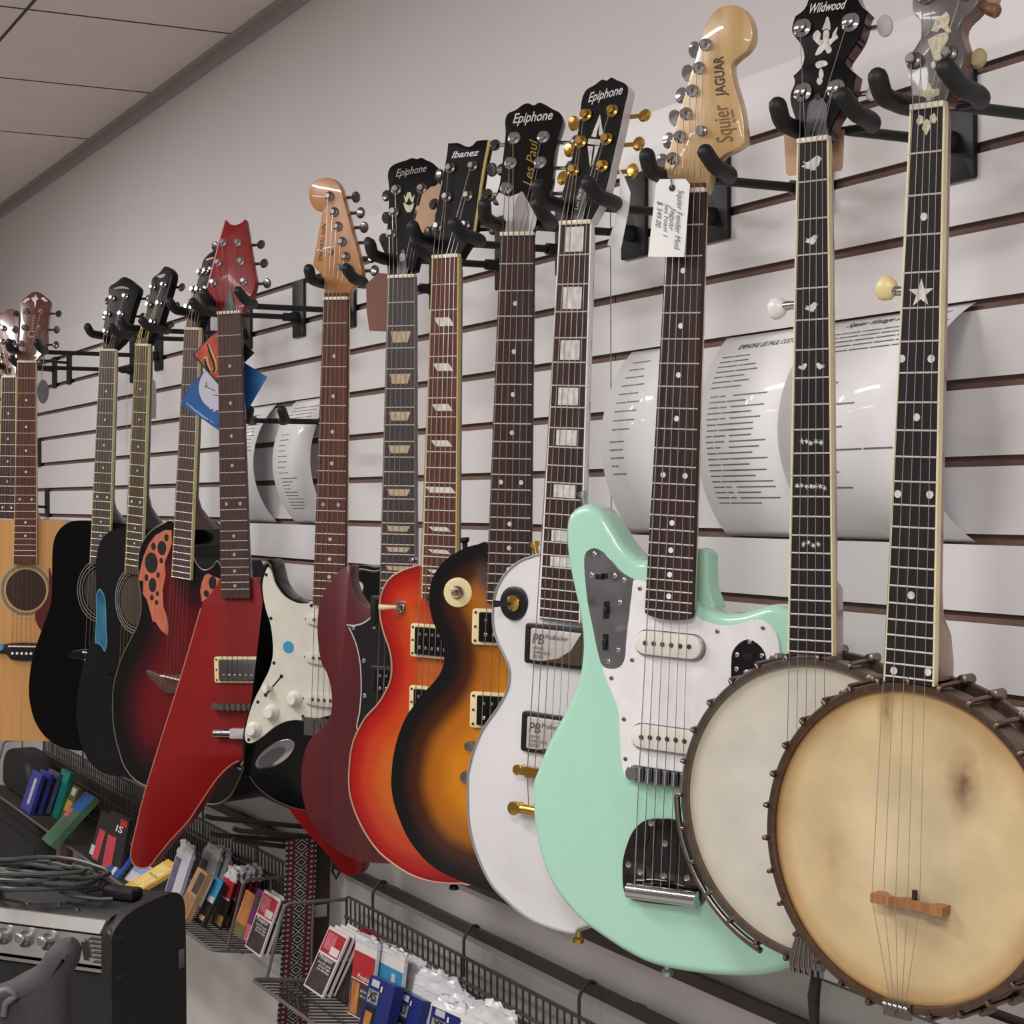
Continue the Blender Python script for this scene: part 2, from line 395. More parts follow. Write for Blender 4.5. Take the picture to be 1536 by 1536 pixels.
    def strings(s, zb, span0, span1, yb, mats, n=6, ztail=None, ytail=None, spant=None, r=(.00062, .00036)):
        st = sorted(range(len(s.posts)), key=lambda i: 0)
        left = sorted([p for p in s.posts if p.x < 0], key=lambda p: p.z); right = sorted([p for p in s.posts if p.x >= 0], key=lambda p: p.z)
        order = left+right[::-1] if getattr(s, 'inline', 0) == 0 else sorted(s.posts, key=lambda p: p.z, reverse=s.inline < 0)
        if len(order) < n: order = order+[order[-1]]*(n-len(order))
        for i in range(n):
            f = i/(n-1)-.5; p0 = Vector((span0*f, -.0035, .001)); p1 = Vector((span1*f, yb, zb)); pts = [order[i], p0, p1]
            if ztail is not None: pts.append(Vector(((spant or span1)*f, ytail, ztail)))
            tube('string', pts, r[0]+(r[1]-r[0])*i/(n-1), mats[0] if i < n/2 else mats[1], s.root, 5)
    def humbucker(s, zc, y, ring, cover, name='pickup', hw=.0455, hh=.0225, poles=True, polemat=None, ch=.0185, slug=False, rot=0, xc=0):
        g = rbox(name, xc-hw, xc+hw, y-.006, y, zc-hh, zc+hh, ring, s.root, .0015, .004)
        c = rbox('pickup_cover', xc-.0355, xc+.0355, y-.0095, y-.004, zc-ch, zc+ch, cover, g, .001, .002)
        if poles:
            for i in range(6):
                x = xc+(i-2.5)*.0104
                lathe('pole_piece', (x, y-.0095, zc-.009), (0, -1, 0), [(.0024, -.001), (.0024, .0008), (.0015, .0012)], polemat or chrome, g, 10)
                if slug: lathe('pole_piece', (x, y-.0095, zc+.009), (0, -1, 0), [(.0022, -.001), (.0022, .0006)], polemat or chrome, g, 10)
        for sx in (-1, 1):
            for sz in (-1, 0, 1): lathe('screw', (xc+sx*(hw-.0048), y-.006, zc+sz*(hh-.005)), (0, -1, 0), [(.0017, -.001), (.0017, .0008), (.0008, .001)], blackmetal, g, 8)
        return g
    def tom(s, z, y, mat, tail=None, w=.042):
        V, Fc = merge([box_geo(-w, w, y-.016, y-.006, z-.005, z+.005)]+[lathe_geo((sx*w, y, z), (0, -1, 0), [(.005, 0), (.005, .012), (.0062, .012), (.0062, .0165), (.003, .017)], 14) for sx in (-1, 1)]
                      +[box_geo(x-.0028, x+.0028, y-.019, y-.014, z-.006, z+.006) for x in [(i-2.5)*.0104 for i in range(6)]])
        link('bridge', V, Fc, mat, s.root, 40)
        if tail:
            V, Fc = merge([tube_geo([(-w-.003, y-.011, tail), (w+.003, y-.011, tail)], .0062, 12)]+[lathe_geo((sx*(w+.002), y, tail), (0, -1, 0), [(.006, 0), (.006, .012), (.008, .012), (.008, .0185), (.003, .0192)], 14) for sx in (-1, 1)])
            link('tailpiece', V, Fc, mat, s.root, 40)
    def strapbutton(s, px, py, y, axis, mat, name='strap_button'):
        p = s.T(px, py, y); lathe(name, p, axis, [(.0035, -.012), (.0035, .002), (.0065, .005), (.0065, .009), (.004, .0095)], mat, s.root, 12)
    def screws(s, pts, y, parent, mat=None, r=.0026):
        for p in pts: lathe('screw', s.T(p[0], p[1], y), (0, -1, 0), [(r, -.001), (r, .0006), (r*.5, .0012)], mat or chrome, parent, 10)
    def hanger(s, label, zy=.022, hw=.04, back=.038, tipz=.013, front=.027, r=.0086, dx=0.0, pz=None):
        "slat wall hanger: plate on the wall, rod, yoke with two foam covered arms"
        c = s.W((dx, back+.010, zy-.002)); pz = ZG-.055 if pz is None else pz
        m = Matrix.Translation((c.x, 0, pz)); root = empty('guitar_hanger', label, 'hanger', m, 'wall hangers')
        inv = m.inverted(); K = lambda p: inv @ s.W(p)
        ce = inv @ c; lo = min(-.05, ce.z-.03)
        rbox('wall_plate', -.030, .030, -.006, -.0008, lo, .058, blackmetal, root, .001, .003)
        tube('rod', [Vector((0, -.004, ce.z)), ce], .0052, blackmetal, root, 10)
        lathe('rod_collar', (0, -.005, ce.z), (0, -1, 0), [(.011, 0), (.011, .012), (.008, .016), (.008, .03)], blackmetal, root, 14)
        arms = []
        for sd in (-1, 1):
            pts = [(dx, back+.010, zy-.002), (dx+sd*hw*.6, back+.006, zy-.002), (dx+sd*(hw-.004), back-.014, zy-.002), (dx+sd*(hw-.004), -.012, zy), (dx+sd*(hw-.008), -front, zy+tipz)]
            arms.append(rounded_path([K(p) for p in pts], .016, 6))
        V, Fc = merge([tube_geo(P, .0045, 8) for P in arms]); link('yoke', V, Fc, blackmetal, root, 50)
        for P in arms:
            Q = P[5:]; n = len(Q); rr = [r*.75, r*.98]+[r]*(n-2); d = (Q[-1]-Q[-2]).normalized()
            Q = Q+[Q[-1]+d*.004, Q[-1]+d*.007, Q[-1]+d*.0082]; rr += [r*.9, r*.6, r*.2]
            tube('foam_sleeve', Q, rr, foam, root, 14)
        return root
# ================================================================== the instruments, right to left
def mirror_body(left, waist_from=0.0, horn=None):
    """left: local (x, z) of the viewer's left edge from the neck down to the bottom; the right edge mirrors it
    below the waist; horn(zt) gives the right edge above the waist, listed from the neck down"""
    if horn is None: right = [(-p[0], p[1]) for p in left if p[0] < -.012][::-1]; return left+right
    zt = left[0][1]; lo = [(i, p) for i, p in enumerate(left)]
    iw = max(range(3, len(left)-3), key=lambda i: left[i][0] if zt-.30 < left[i][1] < zt-.09 else -9)
    lower = [(-p[0], p[1]) for p in left[iw:] if p[0] < -.015]
    up = [p for p in horn(zt) if p[1] > lower[0][1]+.015]
    return left+lower[::-1]+up[::-1]
def lp_horn(zt): return [(.030, zt-.056, 1), (.034, zt-.078), (.047, zt-.086), (.062, zt-.074), (.074, zt-.050), (.088, zt-.034), (.106, zt-.034), (.120, zt-.050), (.126, zt-.075), (.122, zt-.105), (.112, zt-.135)]

# ---------------------------------------------------------------- mint offset-body guitar
J = Inst('electric_guitar', 'mint green offset-body guitar with white pickguard and maple headstock, white price tag on it', 'guitar', (1030, 288), (1010.7, 726), .305, 33, 0, .610)
J.y0 = .011; J.inline = 1
mint = M('mint lacquer', (166, 212, 190), .22, 0, .6, var=.015, k=1.25)
yb = .012
Jb = cv(780, 740, 3.491, [(668, 355), (620, 350), (570, 310), (520, 250), (480, 180), (440, 120), (400, 80), (365, 60), (330, 56), (270, 85), (237, 140), (231, 220), (238, 330), (254, 420), (275, 520), (298, 620), (312, 720), (316, 800), (310, 880), (298, 960), (280, 1020), (255, 1080), (220, 1150), (180, 1225), (140, 1300), (105, 1380), (75, 1460)])
Jb += [(796, 1175), (796, 1215), (801, 1253), (809, 1288), (821, 1320), (841, 1351), (869, 1383), (897, 1404), (932, 1427), (967, 1445), (1002, 1455), (1045, 1462), (1087, 1466), (1132, 1466), (1168, 1459), (1199, 1445), (1235, 1420), (1258, 1385), (1270, 1330), (1268, 1260), (1253, 1190), (1236, 1125), (1222, 1060), (1217, 1005), (1218, 965), (1213, 940), (1198, 924), (1175, 913)]
Jb += cv(780, 740, 3.491, [(1340, 590), (1290, 587), (1240, 603), (1180, 622), (1110, 632), (1050, 628), (1000, 610), (960, 590), (925, 590)])
bl = smooth_loop(J.TL(Jb, yb), .005)
solid('body', bl, yb, yb+.043, mint, J.root, .010, 5, .010)
hb_ = [J.hit(x, y, .045) for x, y in [(1046, 826), (1067, 826), (1071, 832), (1073, 880), (1082, 915), (1046, 920)]]
rbx = solid('body_heel', smooth_loop([(p[0], p[1]) for p in hb_], .01), .030, .054, mint, J.root, .004, 2)
J.neck(.042, .0565, -.442, rosewood, maple, 22, [3, 5, 7, 9, 12, 15, 17, 19, 21], endcurve=.006, zneck=-.436, dotmat=white)
jhp = cv(920, 0, 3.84, [(440, 1112, 1), (375, 1060), (320, 1030), (292, 985), (305, 910), (330, 830), (365, 700), (400, 580), (440, 440), (480, 310), (508, 200), (540, 120), (585, 60), (640, 33), (700, 30), (750, 55), (785, 110), (800, 170), (795, 240), (760, 295), (710, 335), (680, 370), (680, 420), (700, 500), (724, 580), (742, 660), (752, 740), (757, 822, 1), (700, 862), (640, 890), (607, 922, 1), (585, 965), (560, 1010), (545, 1060), (528, 1112, 1)])
J.headstock(jhp, maple, .0145, .0012)
solid('skunk_stripe', [(-.019, -.001), (.0205, -.001), (.0205, .009), (-.019, .009)], -.0002, .004, rosered, J.root, 0)
J.tuners(cv(920, 0, 3.84, [(533, 258), (495, 393), (457, 523), (420, 655), (385, 788), (343, 912)]), [-1]*6, chrome, reach=.012, r=.0046)
lathe('string_tree', J.H3(*cv(920, 0, 3.84, [(515, 757)])[0]), J.hn(), [(.0055, -.001), (.0055, .003), (.003, .004), (.003, .007), (.005, .008)], nickel, J.head, 14)
decal = M('headstock decal', (52, 32, 26), .5); decalg = M('gold headstock decal', (120, 88, 40), .5)
J.headtext('lettering', 'JAGUAR', cv(920, 0, 3.84, [(648, 552)])[0], cv(920, 0, 3.84, [(634, 322)])[0], decal, .1, .012, .0165)
J.headtext('lettering', 'Squier', cv(920, 0, 3.84, [(690, 812)])[0], cv(920, 0, 3.84, [(657, 590)])[0], decalg, .3, .0, .0265)
J.headtext('lettering', 'by Fender', cv(920, 0, 3.84, [(706, 700)])[0], cv(920, 0, 3.84, [(690, 625)])[0], decal, .2, .0, .006)
pgp = cv(780, 740, 3.491, [(595, 452, 1), (630, 458), (668, 472), (680, 600), (900, 605), (925, 643), (1000, 680), (1060, 693), (1130, 690), (1190, 672), (1240, 662), (1290, 672), (1330, 710), (1355, 760), (1368, 860)])
pgp += [(1176, 1020), (1168, 1070), (1140, 1130), (1090, 1168), (1030, 1178)]+cv(780, 740, 3.491, [(700, 1512), (600, 1510), (560, 1490), (540, 1430), (530, 1340), (526, 1250), (520, 1150), (500, 1080), (470, 1010), (438, 915), (480, 900), (540, 880), (575, 640)])
pg = solid('pickguard', smooth_loop(J.TL(pgp, yb), .005), yb-.0022, yb+.001, white, J.root, .0006, 1)
J.screws(cv(780, 740, 3.491, [(628, 498), (588, 872), (480, 967), (545, 1182), (553, 1390), (1034, 722), (1273, 704)]), yb-.002, pg, nickel)
ucp = cv(780, 740, 3.491, [(340, 370), (343, 325), (360, 295), (390, 286), (430, 302), (480, 350), (530, 408), (602, 450, 1), (590, 520), (577, 640), (563, 760), (558, 850), (540, 900), (500, 920), (450, 914), (428, 890), (408, 815), (385, 700), (360, 580), (345, 450)])
cp = solid('control_plate', smooth_loop(J.TL(ucp, yb), .005), yb-.0024, yb+.001, wavychrome, J.root, .0006, 1); tag(cp, 'chrome plate with slide switches beside the upper horn')
J.screws(cv(780, 740, 3.491, [(390, 318), (375, 428), (498, 432), (545, 455), (523, 572), (513, 820), (462, 880)]), yb-.0024, cp)
for q in ([(400, 424), (466, 418), (468, 446), (402, 452)], [(446, 566), (476, 564), (472, 656), (442, 656)], [(441, 736), (470, 736), (468, 820), (439, 822)]):
    q = J.TL(cv(780, 740, 3.491, q), yb); sl = solid('slide_switch', q, yb-.0032, yb, blackplastic, cp, .0003, 1)
    mx = sum(p[0] for p in q)/4; mz = sum(p[1] for p in q)/4; rbox('switch_tip', mx-.0022, mx+.0022, yb-.0065, yb-.003, mz-.0035, mz+.0035, blackplastic, sl, .0008)
lcp = cv(780, 740, 3.491, [(1200, 763), (1250, 787), (1285, 830), (1294, 880), (1290, 960), (1280, 1050), (1200, 1090), (1108, 1060), (1110, 960), (1112, 880), (1118, 830), (1150, 786)])
cp2 = solid('control_plate', smooth_loop(J.TL(lcp, yb), .005), yb-.0032, yb, M('smoked chrome', (70, 70, 74), .15, 1), J.root, .0006, 1); tag(cp2, 'dark chrome control plate by the treble horn')
J.screws(cv(780, 740, 3.491, [(1203, 775), (1138, 845), (1268, 850), (1135, 920)]), yb-.0032, cp2)
q = J.TL(cv(780, 740, 3.491, [(1180, 838), (1232, 836), (1232, 868), (1180, 870)]), yb); solid('slide_switch', q, yb-.0045, yb, blackplastic, cp2, .0003, 1)
pole = M('pole piece steel', (120, 118, 116), .35, 1)
for pts, ctr in (([(665, 783), (710, 786), (755, 790), (801, 794), (848, 799), (895, 802)], 1), ([(645, 1275), (690, 1277), (735, 1281), (780, 1285), (825, 1290), (870, 1296)], 2)):
    L3 = [J.T(*p, yb-.006) for p in cv(780, 740, 3.491, pts)]; c = (L3[0]+L3[5])/2
    lp = [(c.x+.027+.0125*math.cos(t), c.z+.0125*math.sin(t)) for t in np.linspace(-PI/2, PI/2, 9)]+[(c.x-.027+.0125*math.cos(t), c.z+.0125*math.sin(t)) for t in np.linspace(PI/2, 3*PI/2, 9)]
    claw = solid('pickup', [(c.x+(p[0]-c.x)*1.07, c.z+(p[1]-c.z)*1.16-.001) for p in lp], yb-.0045, yb, chrome, J.root, .0006, 1)
    solid('pickup_cover', lp, yb-.010, yb-.004, M('aged white pickup', (226, 222, 212), .35, k=1.15), claw, .001, 2)
    for p in L3: lathe('pole_piece', (p.x, yb-.010, p.z), (0, -1, 0), [(.0027, -.001), (.0027, .0007)], pole, claw, 10)
    for sx in (-1, 1): lathe('screw', (c.x+sx*.0375, yb-.0048, c.z), (0, -1, 0), [(.002, 0), (.002, .0012), (.001, .0016)], chrome, claw, 10)
zb = J.T(952, 1161, yb-.01).z
V, Fc = merge([box_geo(-.036, .036, yb-.008, yb-.004, zb-.009, zb+.009)]+[tube_geo([(x, yb-.012, zb-.007), (x, yb-.012, zb+.008)], .0036, 10) for x in [(i-2.5)*.0104 for i in range(6)]]+[lathe_geo((sx*.036, yb-.002, zb), (0, -1, 0), [(.008, 0), (.009, .007), (.007, .010)], 14) for sx in (-1, 1)])
link('bridge', V, Fc, chrome, J.root, 40)
tp = cv(700, 1200, 2.844, [(670, 270), (685, 200), (715, 130), (765, 86), (830, 78), (895, 84), (960, 120), (1000, 200), (1015, 330), (1018, 430), (985, 452), (850, 446), (740, 432), (690, 412), (672, 370)])
tp_ = solid('tremolo_plate', smooth_loop(J.TL(tp, yb), .005), yb-.003, yb+.001, M('dark mirror chrome', (92, 88, 89), .06, 1, var=.1, scale=(34, 34, 34), bump=1, bumpd=.004), J.root, .0008, 2)
J.screws(cv(700, 1200, 2.844, [(786, 98), (846, 185), (690, 275), (741, 305), (842, 322), (940, 332), (985, 418)]), yb-.003, tp_, r=.0035)
a = J.T(*cv(700, 1200, 2.844, [(690, 385)])[0], yb-.012); b = J.T(*cv(700, 1200, 2.844, [(985, 425)])[0], yb-.012)
tube('tailpiece', [a, b], .0085, chrome, J.root, 14)
J.strapbutton(875, 750, yb+.02, (-.2, 0, 1), chrome)
J.strapbutton(1001, 1450, yb+.022, (0, 0, -1), chrome)
J.strings(zb, .035, .052, -.0005, [steel, steel], ztail=a.z, ytail=yb-.012)
J.hanger('black wall hanger with foam arms holding the mint green guitar', .022, .042)

# ---------------------------------------------------------------- banjos
def banjo(nut, ref, alpha, label, headpts, hmat, c_px, rx_top, zb_bottom, skinmat, hookmat, nh, neckmat, jlab):
    B = Inst('banjo', label, 'banjo', nut, ref, .3335, alpha, 8, .667, group=None); B.y0 = .002
    return B
skin1 = burst('white hide head', [(0, S(200, 190, 168, 1.1)), (.12, S(206, 200, 186, 1.15)), (1, S(214, 209, 198, 1.2))], .5, .12, (30, 30, 30))
skin2 = burst('amber hide head', [(0, S(146, 106, 62, 1.1)), (.06, S(194, 160, 112, 1.2)), (.2, S(206, 182, 140, 1.25)), (1, S(212, 192, 156, 1.25))], .45, .28, (16, 16, 16))
for mname in ('white hide head', 'amber hide head'): MATS[mname].node_tree.nodes['Principled BSDF'].inputs['Coat Weight'].default_value = .05
def pot(B, top_px, bot_px, rad, ys, skin, metal, nhook, rimmat, rim_depth):
    t = B.T(*top_px, ys); b = B.T(*bot_px, ys); zc = (t.z+b.z)/2; R = rad if rad else (t.z-b.z)/2; xc = B.pxc
    B.zc, B.R = zc, R
    domed('head', ellipse(xc, zc, R+.002, R+.002, 96), ys, ys+.002, [skin, skin], B.root, 0, .05, .010)
    # tension hoop: lathe ring
    V, Fc = lathe_geo((xc, ys, zc), (0, -1, 0), [(R, -.002), (R, .004), (R+.001, .0055), (R+.006, .0055), (R+.0075, .004), (R+.0075, -.016), (R+.002, -.016), (R+.002, -.004)], 96)
    Fc = Fc[:-2]; link('tension_hoop', V, Fc, metal, B.root, 40)
    V, Fc = lathe_geo((xc, ys, zc), (0, -1, 0), [(R+.0015, -.006), (R+.0015, -rim_depth), (R-.010, -rim_depth), (R-.010, -.006)], 96); Fc = Fc[:-2]
    link('rim', V, Fc, rimmat, B.root, 40)
    V, Fc = lathe_geo((xc, ys, zc), (0, -1, 0), [(R+.0015, -.034), (R+.011, -.035), (R+.012, -.039), (R+.011, -.042), (R+.0015, -.043)], 96); Fc = Fc[:-2]
    link('flange', V, Fc, metal, B.root, 40)
    for k in range(nhook):
        a = 2*PI*(k+.5)/nhook; d = Vector((math.cos(a), 0, math.sin(a))); c = Vector((xc, 0, zc))
        p = lambda r_, y: c+d*r_+Vector((0, y, 0))
        hk = tube('bracket_hook', rounded_path([p(R+.0055, ys-.0068), p(R+.0098, ys-.0068), p(R+.0105, ys-.002), p(R+.012, ys+.045)], .003, 3), .0022, metal, B.root, 8)
        lathe('bracket_nut', p(R+.013, ys+.028), (0, 1, 0), [(.003, 0), (.0048, .001), (.0048, .018), (.003, .02)], metal, hk, 8)
        V, Fc = merge([tube_geo([p(R, ys+.040), p(R+.0145, ys+.040)], .004, 8)]); link('bracket_shoe', V, Fc, metal, hk, 40)
    return zc, R, xc
def pearl_bits(B, z, w, n, seed, kind='vine'):
    rnd = random.Random(seed); g = []
    for i in range(n):
        x = (i-(n-1)/2)*w/max(n, 1)+rnd.uniform(-.0006, .0006); zz = z+rnd.uniform(-.0016, .0016); a = rnd.uniform(0, PI)
        q = []
        m = rnd.choice([5, 6, 7])
        for k in range(m*2):
            t = a+PI*k/m; r = (.0034 if k % 2 == 0 else .0013)*rnd.uniform(.7, 1.15); q.append((x+r*math.cos(t), -.0004, zz+r*math.sin(t)))
        g.append((q, [tuple(range(len(q)))]))
    V, Fc = merge(g); link('inlay', V, Fc, pearl, B.fb, 0)
def bird(B, z, sx=1.0, x0=0.0, s=1.0):
    q = [(-9, -1), (-6, .5), (-8, 2.5), (-4, 1.5), (-1, 3), (3, 5.5), (5.5, 5), (7.5, 3), (6, 1), (5.5, -1.5), (2.5, -3.5), (3, -5), (0, -4.5), (-1, -5.5), (-2, -3.5), (-5, -3)]
    lp = [(x0+p[0]*.001*s*sx, z+p[1]*.001*s) for p in q]; solid('inlay', lp, -.0005, .001, pearl, B.fb, 0, 1, smooth=0)
def fifth(B, px, knobmat, px2):
    a = B.T(px2[0], px2[1], .010); b = B.T(px[0], px[1], .010); g = merge([tube_geo([a+Vector((.012, 0, 0)), a], .0042, 12), tube_geo([a, a+(b-a)*.55], .0045, 12)])
    o = link('fifth_string_peg', g[0], g[1], chrome, B.root, 40)
    ax = (b-a).normalized(); lathe('peg_knob', b, ax, [(.004, -.009), (.0085, -.006), (.0108, 0), (.0108, .005), (.008, .0085), (.003, .0095)], knobmat, o, 18, .62, ref=(0, 0, 1))

# older open-backed banjo on the right
B2 = Inst('banjo', 'rightmost banjo with amber hide head, pearl star on its fingerboard and grey worn headstock', 'banjo', (1391, 161), (1371.5, 758), .3335, 43, 10, .667)
B2.y0 = .003; yh = .006
peg_gray = M('worn black peghead', (96, 88, 86), .35, 0, .2, var=.3, scale=(40, 40, 20)); brownwood = wood('brown banjo neck', (104, 66, 48), (150, 104, 80), .4, .3)
B2.neck(.032, .0478, -.4845, ebony, wood('pale brown heel', (150, 112, 96), (178, 142, 124), .4, .3), 22, None, binding=ivory, zneck=-.40, d0=.024, heel=[(-.425, .034, .044), (-.445, .058, .04), (-.47, .066, .038), (-.482, .066, .038)])
hd2 = cv(1136, 0, 3.84, [(893, 592, 1), (882, 480), (862, 385), (872, 328), (912, 268), (945, 200), (935, 120), (897, 70), (892, 0), (898, -60), (930, -110), (1000, -90), (1090, -130), (1170, -90), (1235, -110), (1275, -50), (1265, 20), (1225, 70), (1180, 112), (1160, 170), (1178, 240), (1192, 300), (1175, 385), (1125, 475), (1082, 590, 1)])
B2.headstock(hd2, peg_gray, .016, .001)
solid('headstock_back', smooth_loop(B2.HL(hd2), .004), .004, .019, brownwood, B2.head, 0, 1, .002, at=lambda v: B2.hvec(v[0]*1.001, v[2], v[1]))
orn = M('engraved pearl', (206, 196, 168), .35, var=.3, scale=(300, 300, 300))
for q in ([(1000, 180), (960, 215), (985, 195), (1010, 165), (1030, 110), (1060, 95), (1090, 68), (1110, 100), (1100, 150), (1120, 180), (1095, 190), (1060, 160), (1040, 185)], [(985, 230), (1010, 215), (1050, 195), (1095, 190), (1100, 230), (1075, 270), (1075, 310), (1060, 345), (1020, 345), (1005, 300), (990, 260)], [(1000, 370), (1020, 350), (1030, 375), (1015, 398)],
          [(925, 540), (945, 515), (970, 520), (992, 475), (1010, 515), (1035, 510), (1056, 520), (1045, 550), (1015, 560), (990, 585), (965, 560), (935, 555)]):
    B2.headpoly('headstock_inlay', cv(1136, 0, 3.84, q), orn)
B2.tuners(cv(1136, 0, 3.84, [(905, 350), (1110, 312), (975, -20), (1200, -40)]), [-1, 1, -1, 1], nickel, M('cream peg button', (190, 170, 120), .4), reach=.004, reachl=-.012)
pgx = B2.H3(1468, 4, .01); lathe('friction_peg', pgx, (1, .2, -.45), [(.003, -.02), (.0035, 0), (.0055, .004), (.006, .012), (.004, .014)], brownwood, B2.root, 12)
z = -.0135; V, Fc = merge([(lambda q: ([(x*.001, -.0005, z+y*.001) for x, y in q], [tuple(range(len(q)))]))(q) for q in ([(0, -10), (4, -4), (3, 2), (0, 4), (-3, 2), (-4, -4)], [(3, 1), (8, -1), (10, 3), (7, 8), (3, 6)], [(-3, 1), (-8, -1), (-10, 3), (-7, 8), (-3, 6)])])
link('inlay', V, Fc, orn, B2.fb, 0)
zs = B2.T(1384, 440, 0).z; star = [(( .0125 if k % 2 == 0 else .0048)*math.sin(PI*k/5), zs+(.0125 if k % 2 == 0 else .0048)*math.cos(PI*k/5)) for k in range(10)]
solid('inlay', star, -.0005, .001, pearl, B2.fb, 0, 1, smooth=0)
for p in [(1386, 325), (1353, 538), (1397, 538), (1375, 626), (1347, 741), (1395, 742), (1367, 893), (1341, 1006), (1392, 1008)]:
    lathe('inlay', B2.T(*p, 0), (0, -1, 0), [(.0034, -.001), (.0034, .0004)], pearl, B2.fb, 14)
B2.pxc = 0.0
pot(B2, (1355, 1037), (1402, 1513), .1335, yh, skin2, M('tarnished brass', (128, 108, 96), .35, 1, var=.2, scale=(90, 90, 90)), 30, wood('dark rim wood', (62, 44, 36), (92, 66, 52), .4, .3), .062)
hm = skin2; nt = hm.node_tree; bsd = nt.nodes['Principled BSDF']; src = bsd.inputs['Base Color'].links[0].from_socket
for (cx, cy), (sx, sz), colr, amt in (((1445, 1178), (.019, .038), S(120, 84, 60), .75), ((1330, 1062), (.011, .036), S(120, 92, 40), .6), ((1250, 1290), (.02, .05), S(170, 130, 80), .35), ((1372, 1392), (.04, .02), S(150, 118, 80), .35), ((1480, 1120), (.03, .05), S(180, 140, 90), .4)):
    c0 = B2.T(cx, cy, yh); tc = nt.nodes.new('ShaderNodeTexCoord'); mp = nt.nodes.new('ShaderNodeMapping'); mp.vector_type = 'TEXTURE'; mp.inputs['Location'].default_value = c0; mp.inputs['Scale'].default_value = (sx, .05, sz)
    gr = nt.nodes.new('ShaderNodeTexGradient'); gr.gradient_type = 'SPHERICAL'; nz = nt.nodes.new('ShaderNodeTexNoise'); nz.inputs['Scale'].default_value = 90; nz.inputs['Detail'].default_value = 5
    nt.links.new(tc.outputs['Object'], mp.inputs['Vector']); nt.links.new(mp.outputs[0], gr.inputs[0]); nt.links.new(tc.outputs['Object'], nz.inputs['Vector'])
    m1 = nt.nodes.new('ShaderNodeMath'); m1.operation = 'MULTIPLY'; nt.links.new(gr.outputs['Fac'], m1.inputs[0]); nt.links.new(nz.outputs['Fac'], m1.inputs[1]); m2 = nt.nodes.new('ShaderNodeMath'); m2.operation = 'MULTIPLY'; m2.inputs[1].default_value = amt*2; m2.use_clamp = True; nt.links.new(m1.outputs[0], m2.inputs[0])
    mx = nt.nodes.new('ShaderNodeMix'); mx.data_type = 'RGBA'; nt.links.new(m2.outputs[0], mx.inputs[0]); nt.links.new(src, mx.inputs[6]); mx.inputs[7].default_value = colr; src = mx.outputs[2]
nt.links.new(src, bsd.inputs['Base Color'])
fifth(B2, (1331, 433), M('cream peg knob', (228, 208, 150), .35, k=1.1), (1347, 437))
bw = wood('bridge maple', (150, 98, 56), (178, 124, 76), .5, .1)
a = B2.T(1319, 1352, yh); b = B2.T(1426, 1355, yh); zb2 = (a.z+b.z)/2; xa, xb = a.x, b.x; wd = xb-xa
prof = [(0, 0), (.12, 0), (.2, .55), (.36, .6), (.42, .1), (.58, .1), (.64, .55), (.8, .5), (.86, 0), (1, 0), (1, .9), (.78, .95), (.72, .7), (.3, .74), (.26, 1), (0, 1)]
V, Fc = merge([((lambda q: ([(x, y, z+dz) for dz in (-.004, .004) for x, y, z in q], [tuple(range(len(q))), tuple(range(len(q), 2*len(q)))[::-1]]+[(i, (i+1) % len(q), len(q)+(i+1) % len(q), len(q)+i) for i in range(len(q))]))([(xa+wd*p[0], yh-.015*p[1], zb2) for p in prof]))])
link('bridge', V, Fc, bw, B2.root, 30)
lathe('bridge_post', B2.T(1372, 1346, yh-.006), (0, 0, 1), [(.0025, -.004), (.0025, .006)], M('dark post', (40, 28, 22), .5), B2.root, 8)
B2.strings(zb2, .0235, .046, yh-.0155, [steel, steel], 5, ztail=B2.zc-B2.R-.002, ytail=yh-.006, spant=.014, r=(.00035, .0003))
t = B2.zc-B2.R; V, Fc = merge([box_geo(-.013, .013, yh-.008, yh-.004, t-.012, t+.002)]+[lathe_geo((x, yh-.006, t-.002), (0, -1, 0), [(.0028, 0), (.0028, .006), (.0015, .007)], 8) for x in (-.01, -.005, 0, .005, .01)])
link('tailpiece', V, Fc, nickel, B2.root, 30)
B2.hanger('black foam-armed wall hanger holding the amber banjo at far right', .011, .040)

# Wildwood banjo
B1 = Inst('banjo', 'banjo with off-white hide head, white knob and bird inlays, hanging left of the amber banjo', 'banjo', (1219, 211.5), (1216.5, 745), .3335, 38, 12, .667)
B1.y0 = .003; yh = .006
B1.neck(.032, .0475, -.482, ebony, wood('pinkish maple heel', (160, 120, 104), (188, 150, 134), .35, .4), 22, None, binding=ivory, zneck=-.40, d0=.023, heel=[(-.412, .03, .042), (-.42, .052, .036), (-.45, .056, .034), (-.488, .056, .034)])
hd1 = cv(1136, 0, 3.84, [(240, 800, 1), (222, 700), (192, 600), (190, 540), (213, 480), (205, 436, 1), (250, 390), (268, 330), (253, 260), (215, 210), (197, 170), (217, 92, 1), (270, 50), (292, 0), (310, -50), (360, -70), (430, -50), (500, -80), (550, -60), (575, -5), (600, 36), (632, 62, 1), (612, 100), (605, 150), (575, 230), (528, 300), (500, 350), (525, 390), (562, 420, 1), (552, 470), (535, 540), (495, 600), (430, 715), (408, 790, 1)])
B1.headstock(hd1, headblack, .015, .001)
bhs = wood('banjo headstock back', (70, 34, 30), (110, 56, 46), .3, .5)
solid('headstock_back', smooth_loop(B1.HL(hd1), .004), .003, .018, bhs, B1.head, 0, 1, .002, at=lambda v: B1.hvec(v[0]*1.001, v[2], v[1]))
gl = M('bright reflection plate', (205, 205, 208), .18, .9)
